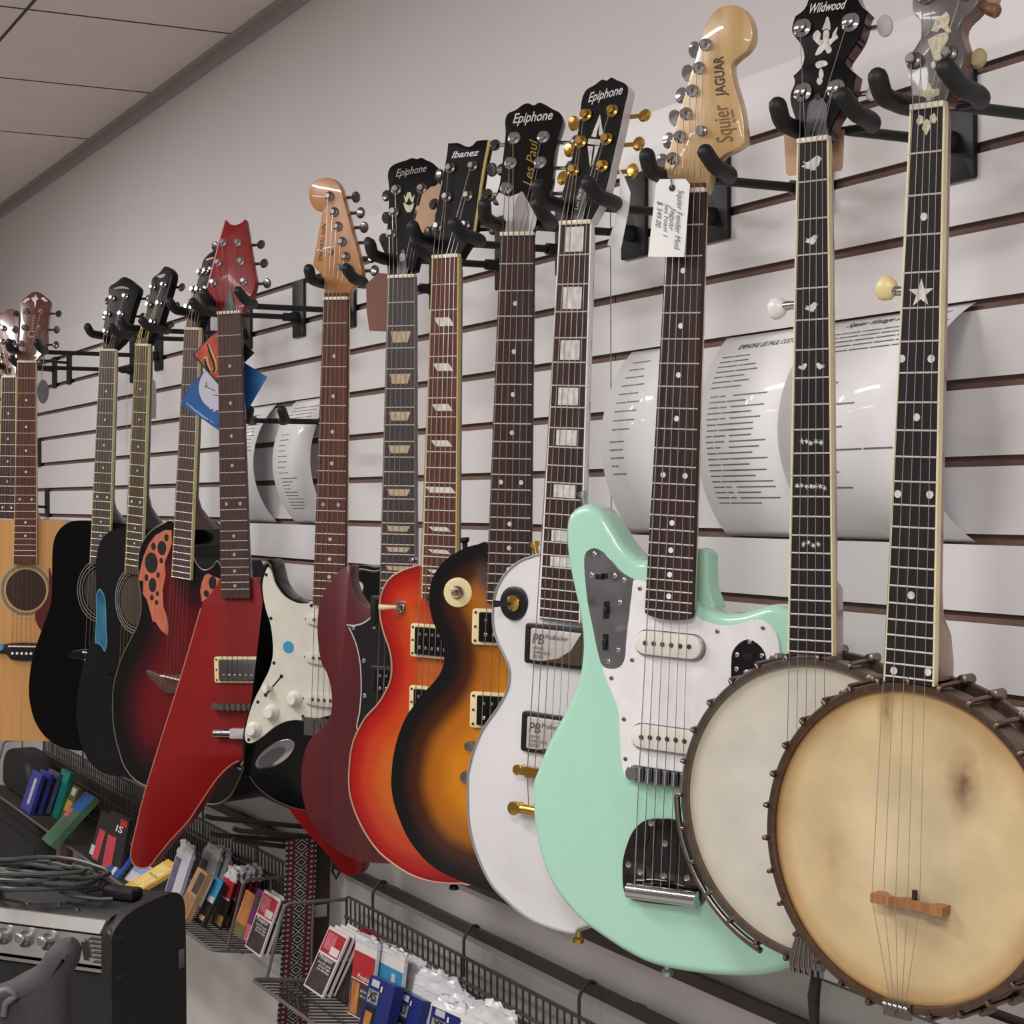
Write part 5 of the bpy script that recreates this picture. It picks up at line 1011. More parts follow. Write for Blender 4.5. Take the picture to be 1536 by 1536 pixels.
sheet(-2.018, -1.885, 3, 6, .046, 'bowed glossy text sheet behind the mint guitar, left of three on the wall', None, para(.2, .08, 9, .045, rd, .15, .5)+para(.16, .5, 5, .04, rd, .1, .3), 1)
sheet(-1.797, -1.582, 3, 6, .044, 'bowed glossy text sheet between the mint guitar and white-headed banjo', ('EPIPHONE LES PAUL CUSTOM PRO', .2, .85, .085), para(.08, .12, 7, .026, rd, .15, .4)+para(.10, .32, 20, .026, rd, .1, .32)+para(.32, .32, 20, .026, rd, .12, .4, 1), 2)
sheet(-1.590, -1.362, 3, 6, .074, 'bowed glossy text sheet between the two banjos, headed with a vintage model name', ('Squier Vintage Modified Jaguar', .2, .92, .07), para(.08, .11, 5, .024, rd, .8, .86, 6)+[(.12, .34, [.3]), (.12, .42, [.45]), (.12, .5, [.2, .16]), (.12, .58, [.5, .2]), (.12, .66, [.3]), (.12, .72, [.36])], 3, [('FEATURES', .08, .3, .27)])
sheet(-3.600, -3.386, 3, 6, .05, 'bowed text sheet half hidden by the red guitar neck, far from the banjos', None, para(.5, .1, 16, .03, rd, .2, .45), 4)
sheet(-3.278, -3.075, 3, 6, .048, 'bowed text sheet between the red V-shaped and black guitars', None, para(.12, .08, 5, .03, rd, .5, .8, 4)+para(.15, .3, 8, .04, rd, .1, .3)+para(.2, .62, 10, .026, rd, .15, .5), 5)

# ---------------------------------------------------------------- tags and cards
def card(root_name, label, cat, G, px, y, mat, thick=.0006, parts=(), head=False):
    "a flat card lying parallel to an instrument's face"
    pts = [G.T(p[0], p[1], y) for p in px]; c = sum(pts, Vector((0, 0, 0)))/len(pts); P = G.W(c)
    m = G.M.copy(); m.translation = P; r = empty(root_name, label, cat, m)
    lp = [(p.x-c.x, p.z-c.z) for p in pts]
    b = solid('card', lp, 0, thick, mat, r, 0, 1, smooth=0)
    return r, c, lambda p, d=0.0: G.T(p[0], p[1], y)-c+Vector((0, d, 0))
whitecard = M('white card', (238, 236, 234), .55, k=1.15); kraft = M('kraft card', (196, 158, 128), .7, k=1.05); kraftd = M('brown card', (126, 84, 72), .75); cord = M('tag string', (140, 136, 132), .7); inkb = M('handwriting ink', (96, 98, 120), .5)
tg = cv(920, 0, 3.84, [(245, 1062), (268, 1032), (415, 1030), (441, 1062), (408, 1480), (200, 1478)])
r, c, L = card('price_tag', 'white handwritten price tag hanging from the mint guitar headstock', 'tag', J, tg, -.014, whitecard)
for t, a, b, h in (('Squier Fender Mod', (376, 1095), (352, 1440), .0095), ('Jaguar', (338, 1190), (322, 1330), .0085), ('Sea Foam 1', (300, 1175), (288, 1365), .0075), ('$ 349.00', (258, 1160), (244, 1310), .009)):
    A, B = [L(p, -.0008) for p in cv(920, 0, 3.84, [a, b])]; text3('handwriting', t, A, B, (0, -1, 0), inkb, r, .3, 0, h)
lathe('eyelet', L(cv(920, 0, 3.84, [(340, 1083)])[0], -.0004), (0, -1, 0), [(.0035, 0), (.0035, .0006)], blackplastic, r, 14)
tube('tag_string', [L(p, d) for p, d in zip(cv(920, 0, 3.84, [(340, 1083), (336, 1010), (345, 960), (344, 920)]), (-.001, -.002, .004, .012))], .0009, cord, r, 6)
tg = cv(780, 100, 3.659, [(545, 560), (575, 610), (606, 690), (598, 780), (552, 1005), (478, 980), (520, 850), (545, 740), (548, 650)])
r, c, L = card('ribbon_tag', 'plain white paper strip dangling from the white guitar headstock', 'tag', Wc, tg, .03, whitecard)
tg = [(653, 279), (658, 274), (662, 281), (657, 300), (651, 330), (641, 352), (621, 369), (613, 364), (624, 325), (633, 292), (646, 280)]
r, c, L = card('cardboard_tag', 'torn tan cardboard tag between two black headstocks', 'tag', Sg, tg, -.016, kraft, .001)
tg = [(568, 410), (572, 408), (549, 427), (550, 470), (553, 497), (600, 500), (600, 416), (580, 412)]
r, c, L = card('cardboard_tag', 'brown cardboard tag right of the amber maple headstock', 'tag', Sg, [(567, 409), (549, 427), (550, 468), (554, 496), (590, 498), (590, 412)], .034, kraftd, .001)
tg = cv(1136, 0, 3.84, [(152, 760), (165, 1000), (180, 1013), (225, 1008), (440, 990), (480, 982), (490, 960), (500, 745)])
r, c, L = card('cardboard_tag', 'pinkish tan cardboard tag behind the white-headed banjo neck', 'tag', B1, tg, .034, kraft, .001)
r, c, L = card('paper_tag', 'blank white paper tag right of the smoky black acoustic neck', 'tag', A3, [(225, 572), (229, 568), (233, 573), (235, 600), (234, 628), (224, 628)], .03, whitecard)
tg = [(64.5+8.6*math.cos(t), 587.5+18*math.sin(t)) for t in np.linspace(0, 2*PI, 25)[:-1]]
r, c, L = card('oval_tag', 'dark grey oval tag on a string, right of the natural acoustic headstock', 'tag', A1, tg, -.002, M('dark grey tag', (78, 72, 80), .6, var=.2), .001)
tube('tag_string', [L((63, 571), 0), L((62, 560), .002), L((63, 540), .012), L((62, 531), .02)], .001, cord, r, 6)
# promotional cards on the red guitar
flame = M('flame print', (196, 70, 36), .4, 0, .3, var=.5, scale=(70, 70, 40)); navyc = M('blue card', (26, 92, 156), .35, 0, .4, var=.25, scale=(20, 20, 20)); blk = M('card black', (22, 18, 18), .4, 0, .3)
k = 8.08
tg = cv(260, 470, k, [(455, 265), (232, 505), (560, 880), (985, 480), (835, 330), (640, 150)])
r, c, L = card('promo_card', 'black-edged flame print card behind the red guitar neck, tilted on a corner', 'card', Fv, tg, .030, blk)
q = [L(p, -.0004) for p in cv(260, 470, k, [(455, 285), (262, 500), (520, 800), (700, 640), (690, 260), (600, 200)])]; solid('flame_panel', [(p.x, p.z) for p in q], -.0006, 0, flame, r, 0, 1, smooth=0)
for pts, w in (([(432, 375), (470, 470), (520, 600), (528, 680), (500, 735)], .003), ([(420, 520), (412, 560), (425, 620), (455, 690), (480, 680)], .0035)):
    P = [L(p, -.0008) for p in cv(260, 470, k, pts)]; tube('swirl_logo', P, [w*.35, w, w*.9, w*.7, w*.3], M('cream swirl', (226, 190, 120), .4), r, 6, flat=1); tube('swirl_shadow', [p+Vector((-.0025, .0006, 0)) for p in P], [w*.5, w*1.25, w*1.2, w, w*.5], blk, r, 6)
tg = cv(260, 470, k, [(90, 1100), (560, 1425), (700, 1480), (900, 1175), (1138, 770), (880, 610), (560, 380), (400, 680), (190, 880)])
r, c, L = card('promo_card', 'blue card with white disc behind the red guitar neck, below the flame card', 'card', Fv, tg, .034, navyc)
cc = L(cv(260, 470, k, [(560, 900)])[0]); rr = (L(cv(260, 470, k, [(310, 900)])[0])-cc).length
solid('white_disc', ellipse(cc.x, cc.z, rr, rr, 36), -.0006, 0, M('pale lilac disc', (206, 202, 216), .4, 0, .3), r, 0, 1, smooth=0)
for a, b in (((380, 880), (510, 940)), ((480, 990), (600, 1000)), ((405, 830), (400, 900))): tube('ink_stroke', [L(p, -.0008) for p in cv(260, 470, k, [a, b])], .0007, inkd, r, 5)
for p in ((375, 1055), (420, 1105), (455, 1150), (500, 1180)): q = L(cv(260, 470, k, [p])[0], -.0006); solid('pale_spot', ellipse(q.x, q.z, .0022, .0022, 10), -.0007, 0, M('pale lilac disc'), r, 0, 1, smooth=0)
for pts, w_ in (([(168, 1085), (195, 1120)], .0012), ([(205, 1120), (260, 1172), (320, 1215), (380, 1262), (425, 1290)], .0016), ([(440, 1290), (470, 1312), (495, 1330)], .0009)): tube('print_stroke', [L(p, -.0006) for p in cv(260, 470, k, pts)], w_, M('pale cyan print', (150, 190, 214), .4), r, 6)

# ---------------------------------------------------------------- spare hanger and brackets
Hx = object.__new__(Inst); a = math.radians(-4); h = RH*math.cos(a)-FH*math.sin(a); up = Vector((0, 0, 1)); b = up.cross(h).normalized()
Hx.M = Matrix((h, b, up)).transposed().to_4x4(); Hx.M.translation = wp(400, 638, -.15)
Hx.hanger('empty black wall hanger with foam arms beside the red guitar neck', .012, .036, pz=ZG-.2286-.055)
def bracket(px, z0, z1, label, rod=None):
    p = wp(px, 700, 0); r = root_at('wall_bracket', label, 'bracket', Vector((p.x, 0, z0)))
    rbox('wall_plate', -.022, .022, -.006, -.0008, 0, z1-z0, blackmetal, r, .001, .003)
    if rod: tube('prong', [Vector((0, -.004, rod)), Vector((0, -.16, rod+.01)), Vector((0, -.18, rod+.03))], .004, blackmetal, r, 8)
bracket(60, ZG-.0762*4-.006, ZG-.0762*3+.004, 'short black steel bracket on the slat wall by the natural acoustic neck')
bracket(72, ZG-.0762*6-.006, ZG-.0762*5+.004, 'black steel bracket low on the slat wall above the natural acoustic body', .03)
bracket(84, ZG-.0762-.008, ZG+.006, 'left one of two black steel brackets between natural and black acoustic headstocks', .05)
bracket(106, ZG-.0762-.008, ZG+.006, 'right one of two black steel brackets between natural and black acoustic headstocks', .06)

# ---------------------------------------------------------------- rails and wire baskets
wire = M('grey painted wire', (74, 68, 66), .5, .2); wire2 = M('pale worn wire', (112, 106, 102), .5, .2); railm = M('dark bronze rail', (70, 58, 54), .5, .2)
for z, lab in ((ZG-1.077, 'lower dark steel hanging rail running along the wall above the baskets'), (ZG-1.004, 'upper dark steel hanging rail close under the guitar bodies')):
    V, Fc = merge([box_geo(-6.2, .6, -.011, -.003, z-.008, z+.008)]+[box_geo(x-.012, x+.012, -.004, .006, z-.006, z+.006) for x in np.arange(-6, .6, .8)])
    tag(link('wall_rail', V, Fc, railm, None, 0), lab, 'rail')
ZF, ZB = ZG-1.237, ZG-1.262; YF, YB = -.203, -.028
def fl(y): return ZF+(ZB-ZF)*(y-YF)/(YB-YF)
def basket(x0, x1, label):
    r = root_at('wire_basket', label, 'basket', Vector((x0, 0, ZG-1.2)), 'wire baskets hung from the wall rail'); W = .0021
    g = [tube_geo([(x, YF, fl(YF)), (x, YB, fl(YB))], W*.8, 5) for x in np.arange(x0+.02, x1, .0205)]
    V, Fc = merge(g); linkw('floor_wires', V, Fc, wire, r)
    V, Fc = merge([tube_geo(rounded_path([(x0, YB, fl(YB)), (x0, YF, fl(YF)), (x1, YF, fl(YF)), (x1, YB, fl(YB))], .02), W*1.5, 8)]+[tube_geo([(x0, y, fl(y)-.003), (x1, y, fl(y)-.003)], W*1.3, 6) for y in (-.145, -.09)]); linkw('rim_wire', V, Fc, wire2, r)
    zt = ZG-1.112
    g = [tube_geo([(x, YB, fl(YB)), (x, YB, zt)], W*.85, 5) for x in np.arange(x0+.02, x1, .0205)]+[tube_geo([(x0, YB-.003, z), (x1, YB-.003, z)], W*1.2, 6) for z in (fl(YB)+.02, ZG-1.185, ZG-1.148)]+[tube_geo(rounded_path([(x0, YB, fl(YB)), (x0, YB, zt), (x1, YB, zt), (x1, YB, fl(YB))], .012), W*1.2, 8)]
    V, Fc = merge(g); linkw('back_grid', V, Fc, wire, r)
    V, Fc = box_geo(x0+.02, x1-.02, YB+.002, YB+.004, fl(YB)+.004, ZG-1.16); linkw('label_strip', V, Fc, M('grey back strip', (86, 80, 78), .6), r, smooth=0)
    for x in (x0, x1):
        V, Fc = merge([tube_geo(rounded_path([(x, YB, ZG-1.118), (x, -.142, ZG-1.114), (x, -.176, fl(-.176))], .012), W*1.5, 8), tube_geo([(x, -.09, ZG-1.116), (x, -.095, fl(-.095))], W, 6)]); linkw('side_frame', V, Fc, wire2, r)
    for x in np.arange(x0+.12, x1, .36):
        V, Fc = tube_geo(rounded_path([(x, YB, zt-.03), (x, YB, ZG-1.082), (x, -.014, ZG-1.066), (x, -.007, ZG-1.066), (x, -.002, ZG-1.07)], .008), W*1.2, 8); linkw('hook', V, Fc, wire, r)
    return r
basket(-5.35, -3.17, 'left wire basket of small packets, behind the amplifier'); basket(-2.95, -1.05, 'right wire basket of string packets and plastic bags, nearest the camera')

# ---------------------------------------------------------------- packets in the baskets
def flpt(px, py, dz=.003):
    "point on the basket floor seen at (px, py)"
    d = ray(px, py); s = (ZB-ZF)/(YB-YF)
    t = (ZF+dz+s*(CAM.y-YF)-CAM.z)/(d.z-s*d.y); return CAM+d*t
def panel_faces(BL, U, Vv, N, bands, inset_=0.0, off=.0006):
    out = {}
    for u0, u1, v0, v1, mat in bands:
        q = [BL+U*u+Vv*v-N*off for u, v in ((u0, v0), (u1, v0), (u1, v1), (u0, v1))]; out.setdefault(mat, []).append(q)
    return out
def pack(name, label, cat, bl, br, tl, thick, body, bands=(), words=(), group=None, y=None, top=None, topmat=None, shift=0.0, rise=0.0):
    """a flat packet standing in a basket: corners at bottom left / right on the floor and top left, in pixels"""
    BL = flpt(*bl); BR = flpt(*br); U = BR-BL; Uh = Vector((U.x, U.y, 0)).normalized(); n = Vector((-Uh.y, Uh.x, 0))
    d = ray(*tl); t = (BL-CAM).dot(Uh)/d.dot(Uh); TL = CAM+d*t; Vv = TL-BL
    N = U.cross(Vv).normalized(); N = N if N.y > 0 else -N
    shift = min(shift, -.038-thick*2-max(BL.y, BR.y)-max(0, Vv.y)*(1+(top or 0)))
    BL = BL+n*shift+Vector((0, 0, rise)); BLw = BL.copy()
    r = root_at(name, label, cat, BL, group)
    q = [BL, BL+U, BL+U+Vv, BL+Vv]; V = q+[p+N*thick for p in q]; Fc = [(0, 1, 2, 3), (7, 6, 5, 4), (0, 4, 5, 1), (1, 5, 6, 2), (2, 6, 7, 3), (3, 7, 4, 0)]
    linkw('packet', V, Fc, body, r, smooth=0)
    off = .0005
    for u0, u1, v0, v1, mat, nm in bands:
        P = [BL+U*u+Vv*v-N*off for u, v in ((u0, v0), (u1, v0), (u1, v1), (u0, v1))]; linkw(nm, P, [(0, 1, 2, 3)], mat, r, smooth=0); off += .0002
    for t_, u0, u1, v, mat, hgt in words:
        A = BL+U*u0+Vv*v; B = BL+U*u1+Vv*v; P, F2 = text3('', t_, A, B, -N, mat, None, .1, .01, hgt, off+.0004, geo=True); linkw('lettering', P, F2, mat, r, smooth=0)
    if top:
        rnd = random.Random(int(bl[0]*7+bl[1]*13+shift*1000)); nu, nv = 9, 7; V = []
        for side in (0, 1):
            for j in range(nv):
                for i in range(nu):
                    u = i/(nu-1); v = j/(nv-1); pinch = 1-.25*v*v
                    p = BL+U*(.5+(u-.5)*1.04*pinch)+Vv*(.98+v*top)+N*(thick*(.5+(side-.5)*(1.3-.9*v)))
                    w = .006*v; p += N*rnd.uniform(-w, w)+Vector((0, 0, rnd.uniform(-w, w)*.8)); V.append(p)
        Fc = []
        for side in (0, 1):
            b = side*nu*nv
            for j in range(nv-1):
                for i in range(nu-1): Fc.append((b+j*nu+i, b+j*nu+i+1, b+(j+1)*nu+i+1, b+(j+1)*nu+i))
        b = nu*nv
        for j in range(nv-1):
            for i in (0, nu-1): Fc.append((j*nu+i, (j+1)*nu+i, b+(j+1)*nu+i, b+j*nu+i))
        linkw('plastic_top', V, Fc, topmat, r, smooth=50)
    return r
plast = M('clear white plastic', (214, 213, 215), .3, 0, .2, var=.08, k=1.0); plastg = M('grey plastic film', (176, 176, 178), .25, 0, .3, var=.1, k=1.1)
P_w = M('pack white', (222, 216, 214), .45, k=1.1); P_red = M('pack red', (186, 34, 44), .4, var=.1); P_pink = M('pack pink print', (206, 104, 116), .45, var=.35, scale=(120, 120, 120)); P_dk = M('pack dark brown', (66, 52, 50), .45, var=.35, scale=(60, 60, 60)); P_blk = M('pack black', (26, 22, 24), .4)
P_blue = M('pack sky blue', (46, 140, 190), .4, var=.15); P_navy = M('pack navy', (32, 44, 116), .35, var=.1); P_or = M('pack orange wood', (196, 128, 70), .45, var=.3, scale=(80, 80, 20)); P_grey = M('pack grey panel', (150, 150, 150), .4, var=.4, scale=(90, 90, 90)); P_tan = M('pack tan', (176, 140, 100), .45, var=.2); P_yel = M('pack yellow', (226, 178, 74), .35, var=.2, k=1.1); P_pur = M('pack purple', (112, 40, 96), .45, var=.3); P_grn = M('pack olive', (112, 106, 50), .5, var=.2); P_teal = M('pack teal', (22, 122, 112), .35, var=.15); P_vio = M('pack blue violet', (56, 56, 150), .35, var=.15); P_lg = M('pack light print', (196, 196, 206), .4); P_mg = M('pack moss green', (78, 116, 88), .45, var=.2); P_gold = M('pack gold guitar', (170, 130, 76), .45)
bookb = lambda: [(.05, .95, .03, .56, P_dk, 'cover_panel'), (.05, .95, .60, .95, P_red, 'picture_panel'), (.12, .6, .66, .92, P_pink, 'picture'), (.5, .92, .62, .74, P_w, 'picture_patch')]
bookw = lambda: [('Phosphor', .16, .88, .50, P_w, .011), ('Acoustic guitar', .2, .9, .43, P_w, .006), ('strings light', .3, .9, .38, P_w, .006), ('bronze', .3, .9, .33, P_w, .006)]
for i in range(4):
    lab = 'white-bordered string booklet with red picture panel, front of its stack in the right basket' if i == 0 else 'white-edged string booklet standing in the stack behind the front booklet'
    pack('string_packet', lab, 'packet', (455, 1478), (483, 1497), (494.6, 1388), .004, P_w, bookb(), bookw() if i == 0 else (), 'white booklets in the right basket' if i else None, shift=.011*i)
for i in range(3): pack('string_packet', 'packet with red looped plastic hanger top, behind the white booklets', 'packet', (472, 1490), (500, 1508), (511, 1408), .004, P_dk, [(.05, .95, .6, .95, P_red, 'cover_panel')], (), 'red-topped packets in the right basket', top=.22, topmat=M('red plastic', (196, 30, 44), .3, 0, .3), shift=.045+.014*i)
pack('string_packet', 'red-fronted string packet with guitar photo, right of the white booklets', 'packet', (521, 1519), (553, 1537), (534, 1408), .006, P_w, [(.02, .98, .02, .48, P_dk, 'photo_panel'), (.08, .42, .03, .46, P_or, 'guitar_photo'), (.02, .98, .5, .86, P_red, 'cover_panel')], [('Phosphor', .3, .9, .52, P_w, .011), ('BRONZE', .5, .9, .36, P_w, .006), ('light gauge', .5, .9, .3, P_w, .005)], top=.14, topmat=plast)
pack('string_packet', 'sky blue string packet with white header behind the navy boxes', 'packet', (556, 1533), (596, 1556), (567, 1420), .006, P_w, [(.02, .98, .1, .82, P_blue, 'cover_panel'), (.2, .55, .38, .6, P_navy, 'emblem'), (.6, .74, .62, .76, P_lg, 'white_badge')], (), top=.12, topmat=plast)
navyb = [(.08, .5, .08, .5, P_blk, 'photo_panel'), (.14, .4, .1, .4, P_or, 'guitar_photo'), (.08, .5, .55, .78, P_grey, 'title_panel'), (.14, .44, .84, .96, P_lg, 'emblem'), (.52, .58, .8, .9, P_w, 'white_badge')]
for bl, br, tl, lab in (((536, 1546), (573, 1566), (556, 1462), 'navy string box with white-framed panel, left of the navy pair'), ((583, 1560), (616, 1578), (602, 1485), 'navy string box with white-framed panel, right of the navy pair'), ((634, 1588), (682, 1612), (649, 1506), 'navy string box in a clear bag near the bottom edge')):
    pack('string_box', lab, 'box', bl, br, tl, .018, P_navy, navyb, [('XS', .12, .44, .6, P_blk, .02)], top=.22 if bl[0] > 600 else None, topmat=plast)
bags = [((595, 1536), (632, 1560), (612, 1462), 0), ((615, 1560), (655, 1580), (640, 1470), .03), ((640, 1575), (690, 1605), (668, 1492), .05), ((660, 1590), (715, 1620), (690, 1505), .075), ((690, 1620), (745, 1650), (715, 1525), .05), ((600, 1540), (640, 1562), (625, 1452), .07), ((640, 1570), (690, 1595), (662, 1478), .09), ((700, 1610), (760, 1640), (735, 1520), .09)]
bags += [((618+i*26, 1540+i*14), (658+i*26, 1562+i*14), (640+i*26, 1456+i*14.5), .085) for i in range(7)]
for bl, br, tl, sh in bags: pack('string_packet', 'crumpled clear plastic bag of strings bunched in the right basket', 'packet', bl, br, tl, .008, plast, [(.1, .9, .1, .6, P_lg, 'cover_panel')], (), 'clear bags in the right basket', top=.34, topmat=plast, shift=sh)
# left basket
for i in range(2):
    pack('string_packet', ('white-framed booklet with pink picture at the right end of the left basket' if i == 0 else 'booklet edge tight behind the pink-pictured booklet'), 'packet', (367, 1419), (390, 1436), (397, 1334), .004, P_w, bookb(), bookw() if i == 0 else (), shift=.011*i)
pack('string_packet', 'purple and magenta packet left of the white-framed booklet', 'packet', (362, 1412), (375, 1420), (386, 1332), .006, P_pur, [(.1, .8, .05, .35, P_pink, 'picture'), (.3, .9, .6, .9, P_dk, 'picture')], ())
pack('string_packet', 'orange-brown packet with olive foot beside the purple packet', 'packet', (348, 1398), (363, 1410), (369, 1334), .006, P_or, [(.0, 1, .0, .28, P_grn, 'foot_panel')], ())
for i in range(6):
    pack('string_packet', 'red and white string packet with gold guitar foot, one of a tight row', 'packet', (316, 1384), (331, 1395), (337, 1314), .003, P_blk, [(.0, 1, .62, 1, P_red, 'cover_panel'), (.0, 1, .6, .63, P_w, 'white_line'), (.3, .95, .05, .26, P_gold, 'guitar_photo')], (), 'red packets in the left basket', top=.25, topmat=plast, shift=.012*i)
pack('string_packet', 'narrow sky blue and black packet left of the red row', 'packet', (292, 1381), (304, 1391), (323, 1314), .006, P_blk, [(.0, 1, .5, 1, P_blue, 'cover_panel'), (.3, .9, .5, .62, P_lg, 'white_print'), (.2, .8, .1, .2, P_tan, 'guitar_photo')], ())
pack('string_packet', 'tan swirl-printed box leaning left of the sky blue packet', 'packet', (262, 1372), (276, 1384), (297, 1300), .012, P_tan, [(.1, .9, .1, .5, M('tan swirl print', (150, 112, 78), .5, var=.3, scale=(90, 90, 90)), 'print'), (.4, .95, .55, .95, P_dk, 'print')], ())
for i, (bl, br, tl) in enumerate([((243, 1349), (263, 1362), (266, 1276)), ((262, 1352), (284, 1366), (284, 1280)), ((276, 1354), (300, 1368), (299, 1283)), ((290, 1358), (312, 1370), (313, 1287))]):
    pack('string_packet', ['upright grey and mauve packet in a white plastic bag, next to the yellow packet', 'grey plastic bagged packet behind the tan box, its left neighbour', 'grey plastic bagged packet behind the tan box, middle one', 'grey plastic bagged packet behind the red packet tops'][i], 'packet', bl, br, tl, .008, P_lg if i == 0 else plastg, [(.05, .45, .05, .9, M('mauve print', (104, 96, 120), .45, var=.3), 'cover_panel')], (), top=.26, topmat=plast if i < 2 else plastg, shift=.0 if i == 0 else .03)
pack('string_packet', 'yellow packet lying tilted under the red guitar tip', 'packet', (187, 1330), (204, 1343), (252, 1291), .008, P_yel, [(.1, .9, .15, .85, M('pale yellow print', (232, 206, 130), .4, var=.2, scale=(90, 90, 90), k=1.1), 'print')], [('Guitar Strings', .2, .85, .5, P_tan, .008)], rise=.004)
pack('string_packet', 'pale blue packet tucked beneath the red guitar tip', 'packet', (186, 1318), (206, 1330), (208, 1290), .006, P_lg, [(.05, .95, .5, .95, M('pale blue print', (130, 160, 206), .45, var=.2), 'cover_panel')], ())
pack('string_packet', 'blue packet with white stripe left of the red guitar tip', 'packet', (157, 1307), (176, 1318), (186, 1266), .006, M('pack royal blue', (30, 74, 146), .4, var=.1), [(.4, .62, .02, .98, P_lg, 'white_stripe')], ())
pack('accessory_packet', 'black blister packet with red pick and white letters', 'packet', (150, 1300), (178, 1316), (166, 1216), .01, P_blk, [(.1, .55, .04, .6, M('coral plastic', (190, 62, 70), .4), 'red_pick'), (.6, .95, .84, .95, P_red, 'red_corner')], [('IS', .45, .8, .72, P_w, .02)])
pack('accessory_packet', 'black packet with a slim red pick, left of the blister packet', 'packet', (132, 1287), (150, 1298), (152, 1216), .01, P_blk, [(.25, .75, .05, .66, M('coral plastic'), 'red_pick'), (.0, .3, .1, .3, P_lg, 'white_print')], ())
pack('accessory_packet', 'long green box with bright blue end leaning out of the left basket', 'box', (62, 1258), (76, 1268), (128, 1187), .016, P_mg, [(.0, 1, .66, 1, M('pack bright blue', (32, 104, 176), .4, var=.15), 'blue_end'), (.0, .4, .5, .66, P_pink, 'red_print')], ())
for i in range(3): pack('accessory_packet', ['blue-violet packet with pale lettering, front one in the left basket', 'blue-violet packet just behind the front one', 'greyish blue packet squeezed next to the teal one'][i], 'packet', (30, 1212), (44, 1222), (49, 1154), .01, P_vio if i < 2 else M('pack grey blue', (84, 90, 120), .4, var=.2), [(.45, .7, .2, .85, P_lg, 'pale_print')] if i == 0 else [], (), shift=.022*i)
pack('accessory_packet', 'teal packet right of the blue-violet ones', 'packet', (73, 1221), (86, 1230), (93, 1152), .012, P_teal, [(.2, .9, .75, .95, M('pack mint', (40, 156, 140), .4), 'print')], ())
pack('accessory_packet', 'slim yellow-green packet right of the teal packet', 'packet', (87, 1229), (98, 1237), (108, 1176), .008, P_grn, [(.2, .9, .3, .6, P_yel, 'print'), (.3, .8, .75, .95, P_w, 'white_print')], ())
V, Fc = None, None
pc = flpt(-22, 1192); r = root_at('zip_pouch', 'plump black pouch at the left end of the left basket', 'pouch', Vector((pc.x-.05, -.11, fl(-.14)+.006)))
lp = smooth_loop([(-.16, 0), (.13, 0), (.155, .02), (.15, .075), (.11, .11), (0, .118), (-.12, .112), (-.165, .07), (-.17, .02)], .01); solid('pouch_body', lp, -.045, .045, M('black nylon', (16, 15, 16), .6, bump=.2), r, .02, 4, .02)
lathe('zip_pull', (.1, -.047, .04), (0, -1, 0), [(.004, 0), (.004, .003)], nickel, r, 8)

# ---------------------------------------------------------------- straps on the prong rack
r = root_at('prong_rack', 'dark four-pronged display rack sticking out between the two baskets', 'rack', Vector((-3.06, 0, ZG-1.02)))
V, Fc = box_geo(-.03, .03, -.016, -.006, -.06, .02); link('rack_plate', V, Fc, railm, r, 0)
for x, yt, z0, z1 in ((0, -.25, .006, .045), (.02, -.205, -.008, .022), (-.02, -.235, -.022, .010), (0, -.2, -.036, .0)):
    tube('prong', [Vector((x, -.012, z0)), Vector((x, yt+.012, z1)), Vector((x, yt, z1+.005))], .0045, M('dark brown steel', (46, 38, 36), .5, .2), r, 8)
sm, nt, bb = newmat('woven strap'); MATS['woven strap'] = sm
tc = nt.nodes.new('ShaderNodeUVMap'); ck = []
def mnode(op, a, b=None):
    n = nt.nodes.new('ShaderNodeMath'); n.operation = op
    for i, v in enumerate((a, b)):
        if v is None: continue
        if isinstance(v, (int, float)): n.inputs[i].default_value = v
        else: nt.links.new(v, n.inputs[i])
    return n.outputs[0]
sp = nt.nodes.new('ShaderNodeSeparateXYZ'); nt.links.new(tc.outputs[0], sp.inputs[0]); u, v = sp.outputs[0], sp.outputs[1]
au = mnode('ABSOLUTE', mnode('SUBTRACT', u, .5)); fv = mnode('ABSOLUTE', mnode('SUBTRACT', mnode('FRACT', v), .5))
dia = mnode('ADD', mnode('MULTIPLY', au, 2.2), mnode('MULTIPLY', fv, 1.4)); band = mnode('ABSOLUTE', mnode('SUBTRACT', mnode('FRACT', mnode('MULTIPLY', dia, 3)), .5))
centre = mnode('LESS_THAN', au, .2); lit = mnode('MULTIPLY', mnode('GREATER_THAN', band, .33), centre)
f4 = mnode('ABSOLUTE', mnode('SUBTRACT', mnode('FRACT', mnode('MULTIPLY', v, 3)), .5)); dots = mnode('MULTIPLY', mnode('LESS_THAN', f4, .17), mnode('MULTIPLY', mnode('GREATER_THAN', au, .3), mnode('LESS_THAN', au, .38)))
dots2 = mnode('MULTIPLY', mnode('LESS_THAN', f4, .2), mnode('GREATER_THAN', au, .44)); redz = mnode('MULTIPLY', mnode('GREATER_THAN', au, .2), mnode('LESS_THAN', au, .42))
def mixc(f, a, b):
    n = nt.nodes.new('ShaderNodeMix'); n.data_type = 'RGBA'; nt.links.new(f, n.inputs[0])
    for s_, val in ((6, a), (7, b)):
        if isinstance(val, tuple): n.inputs[s_].default_value = val
        else: nt.links.new(val, n.inputs[s_])
    return n.outputs[2]
c0 = mixc(redz, S(20, 16, 18), S(88, 18, 34)); c0 = mixc(lit, c0, S(176, 164, 158)); c0 = mixc(dots, c0, S(176, 160, 154)); c0 = mixc(dots2, c0, S(150, 140, 138)); nt.links.new(c0, bb.inputs['Base Color']); bb.inputs['Roughness'].default_value = .8
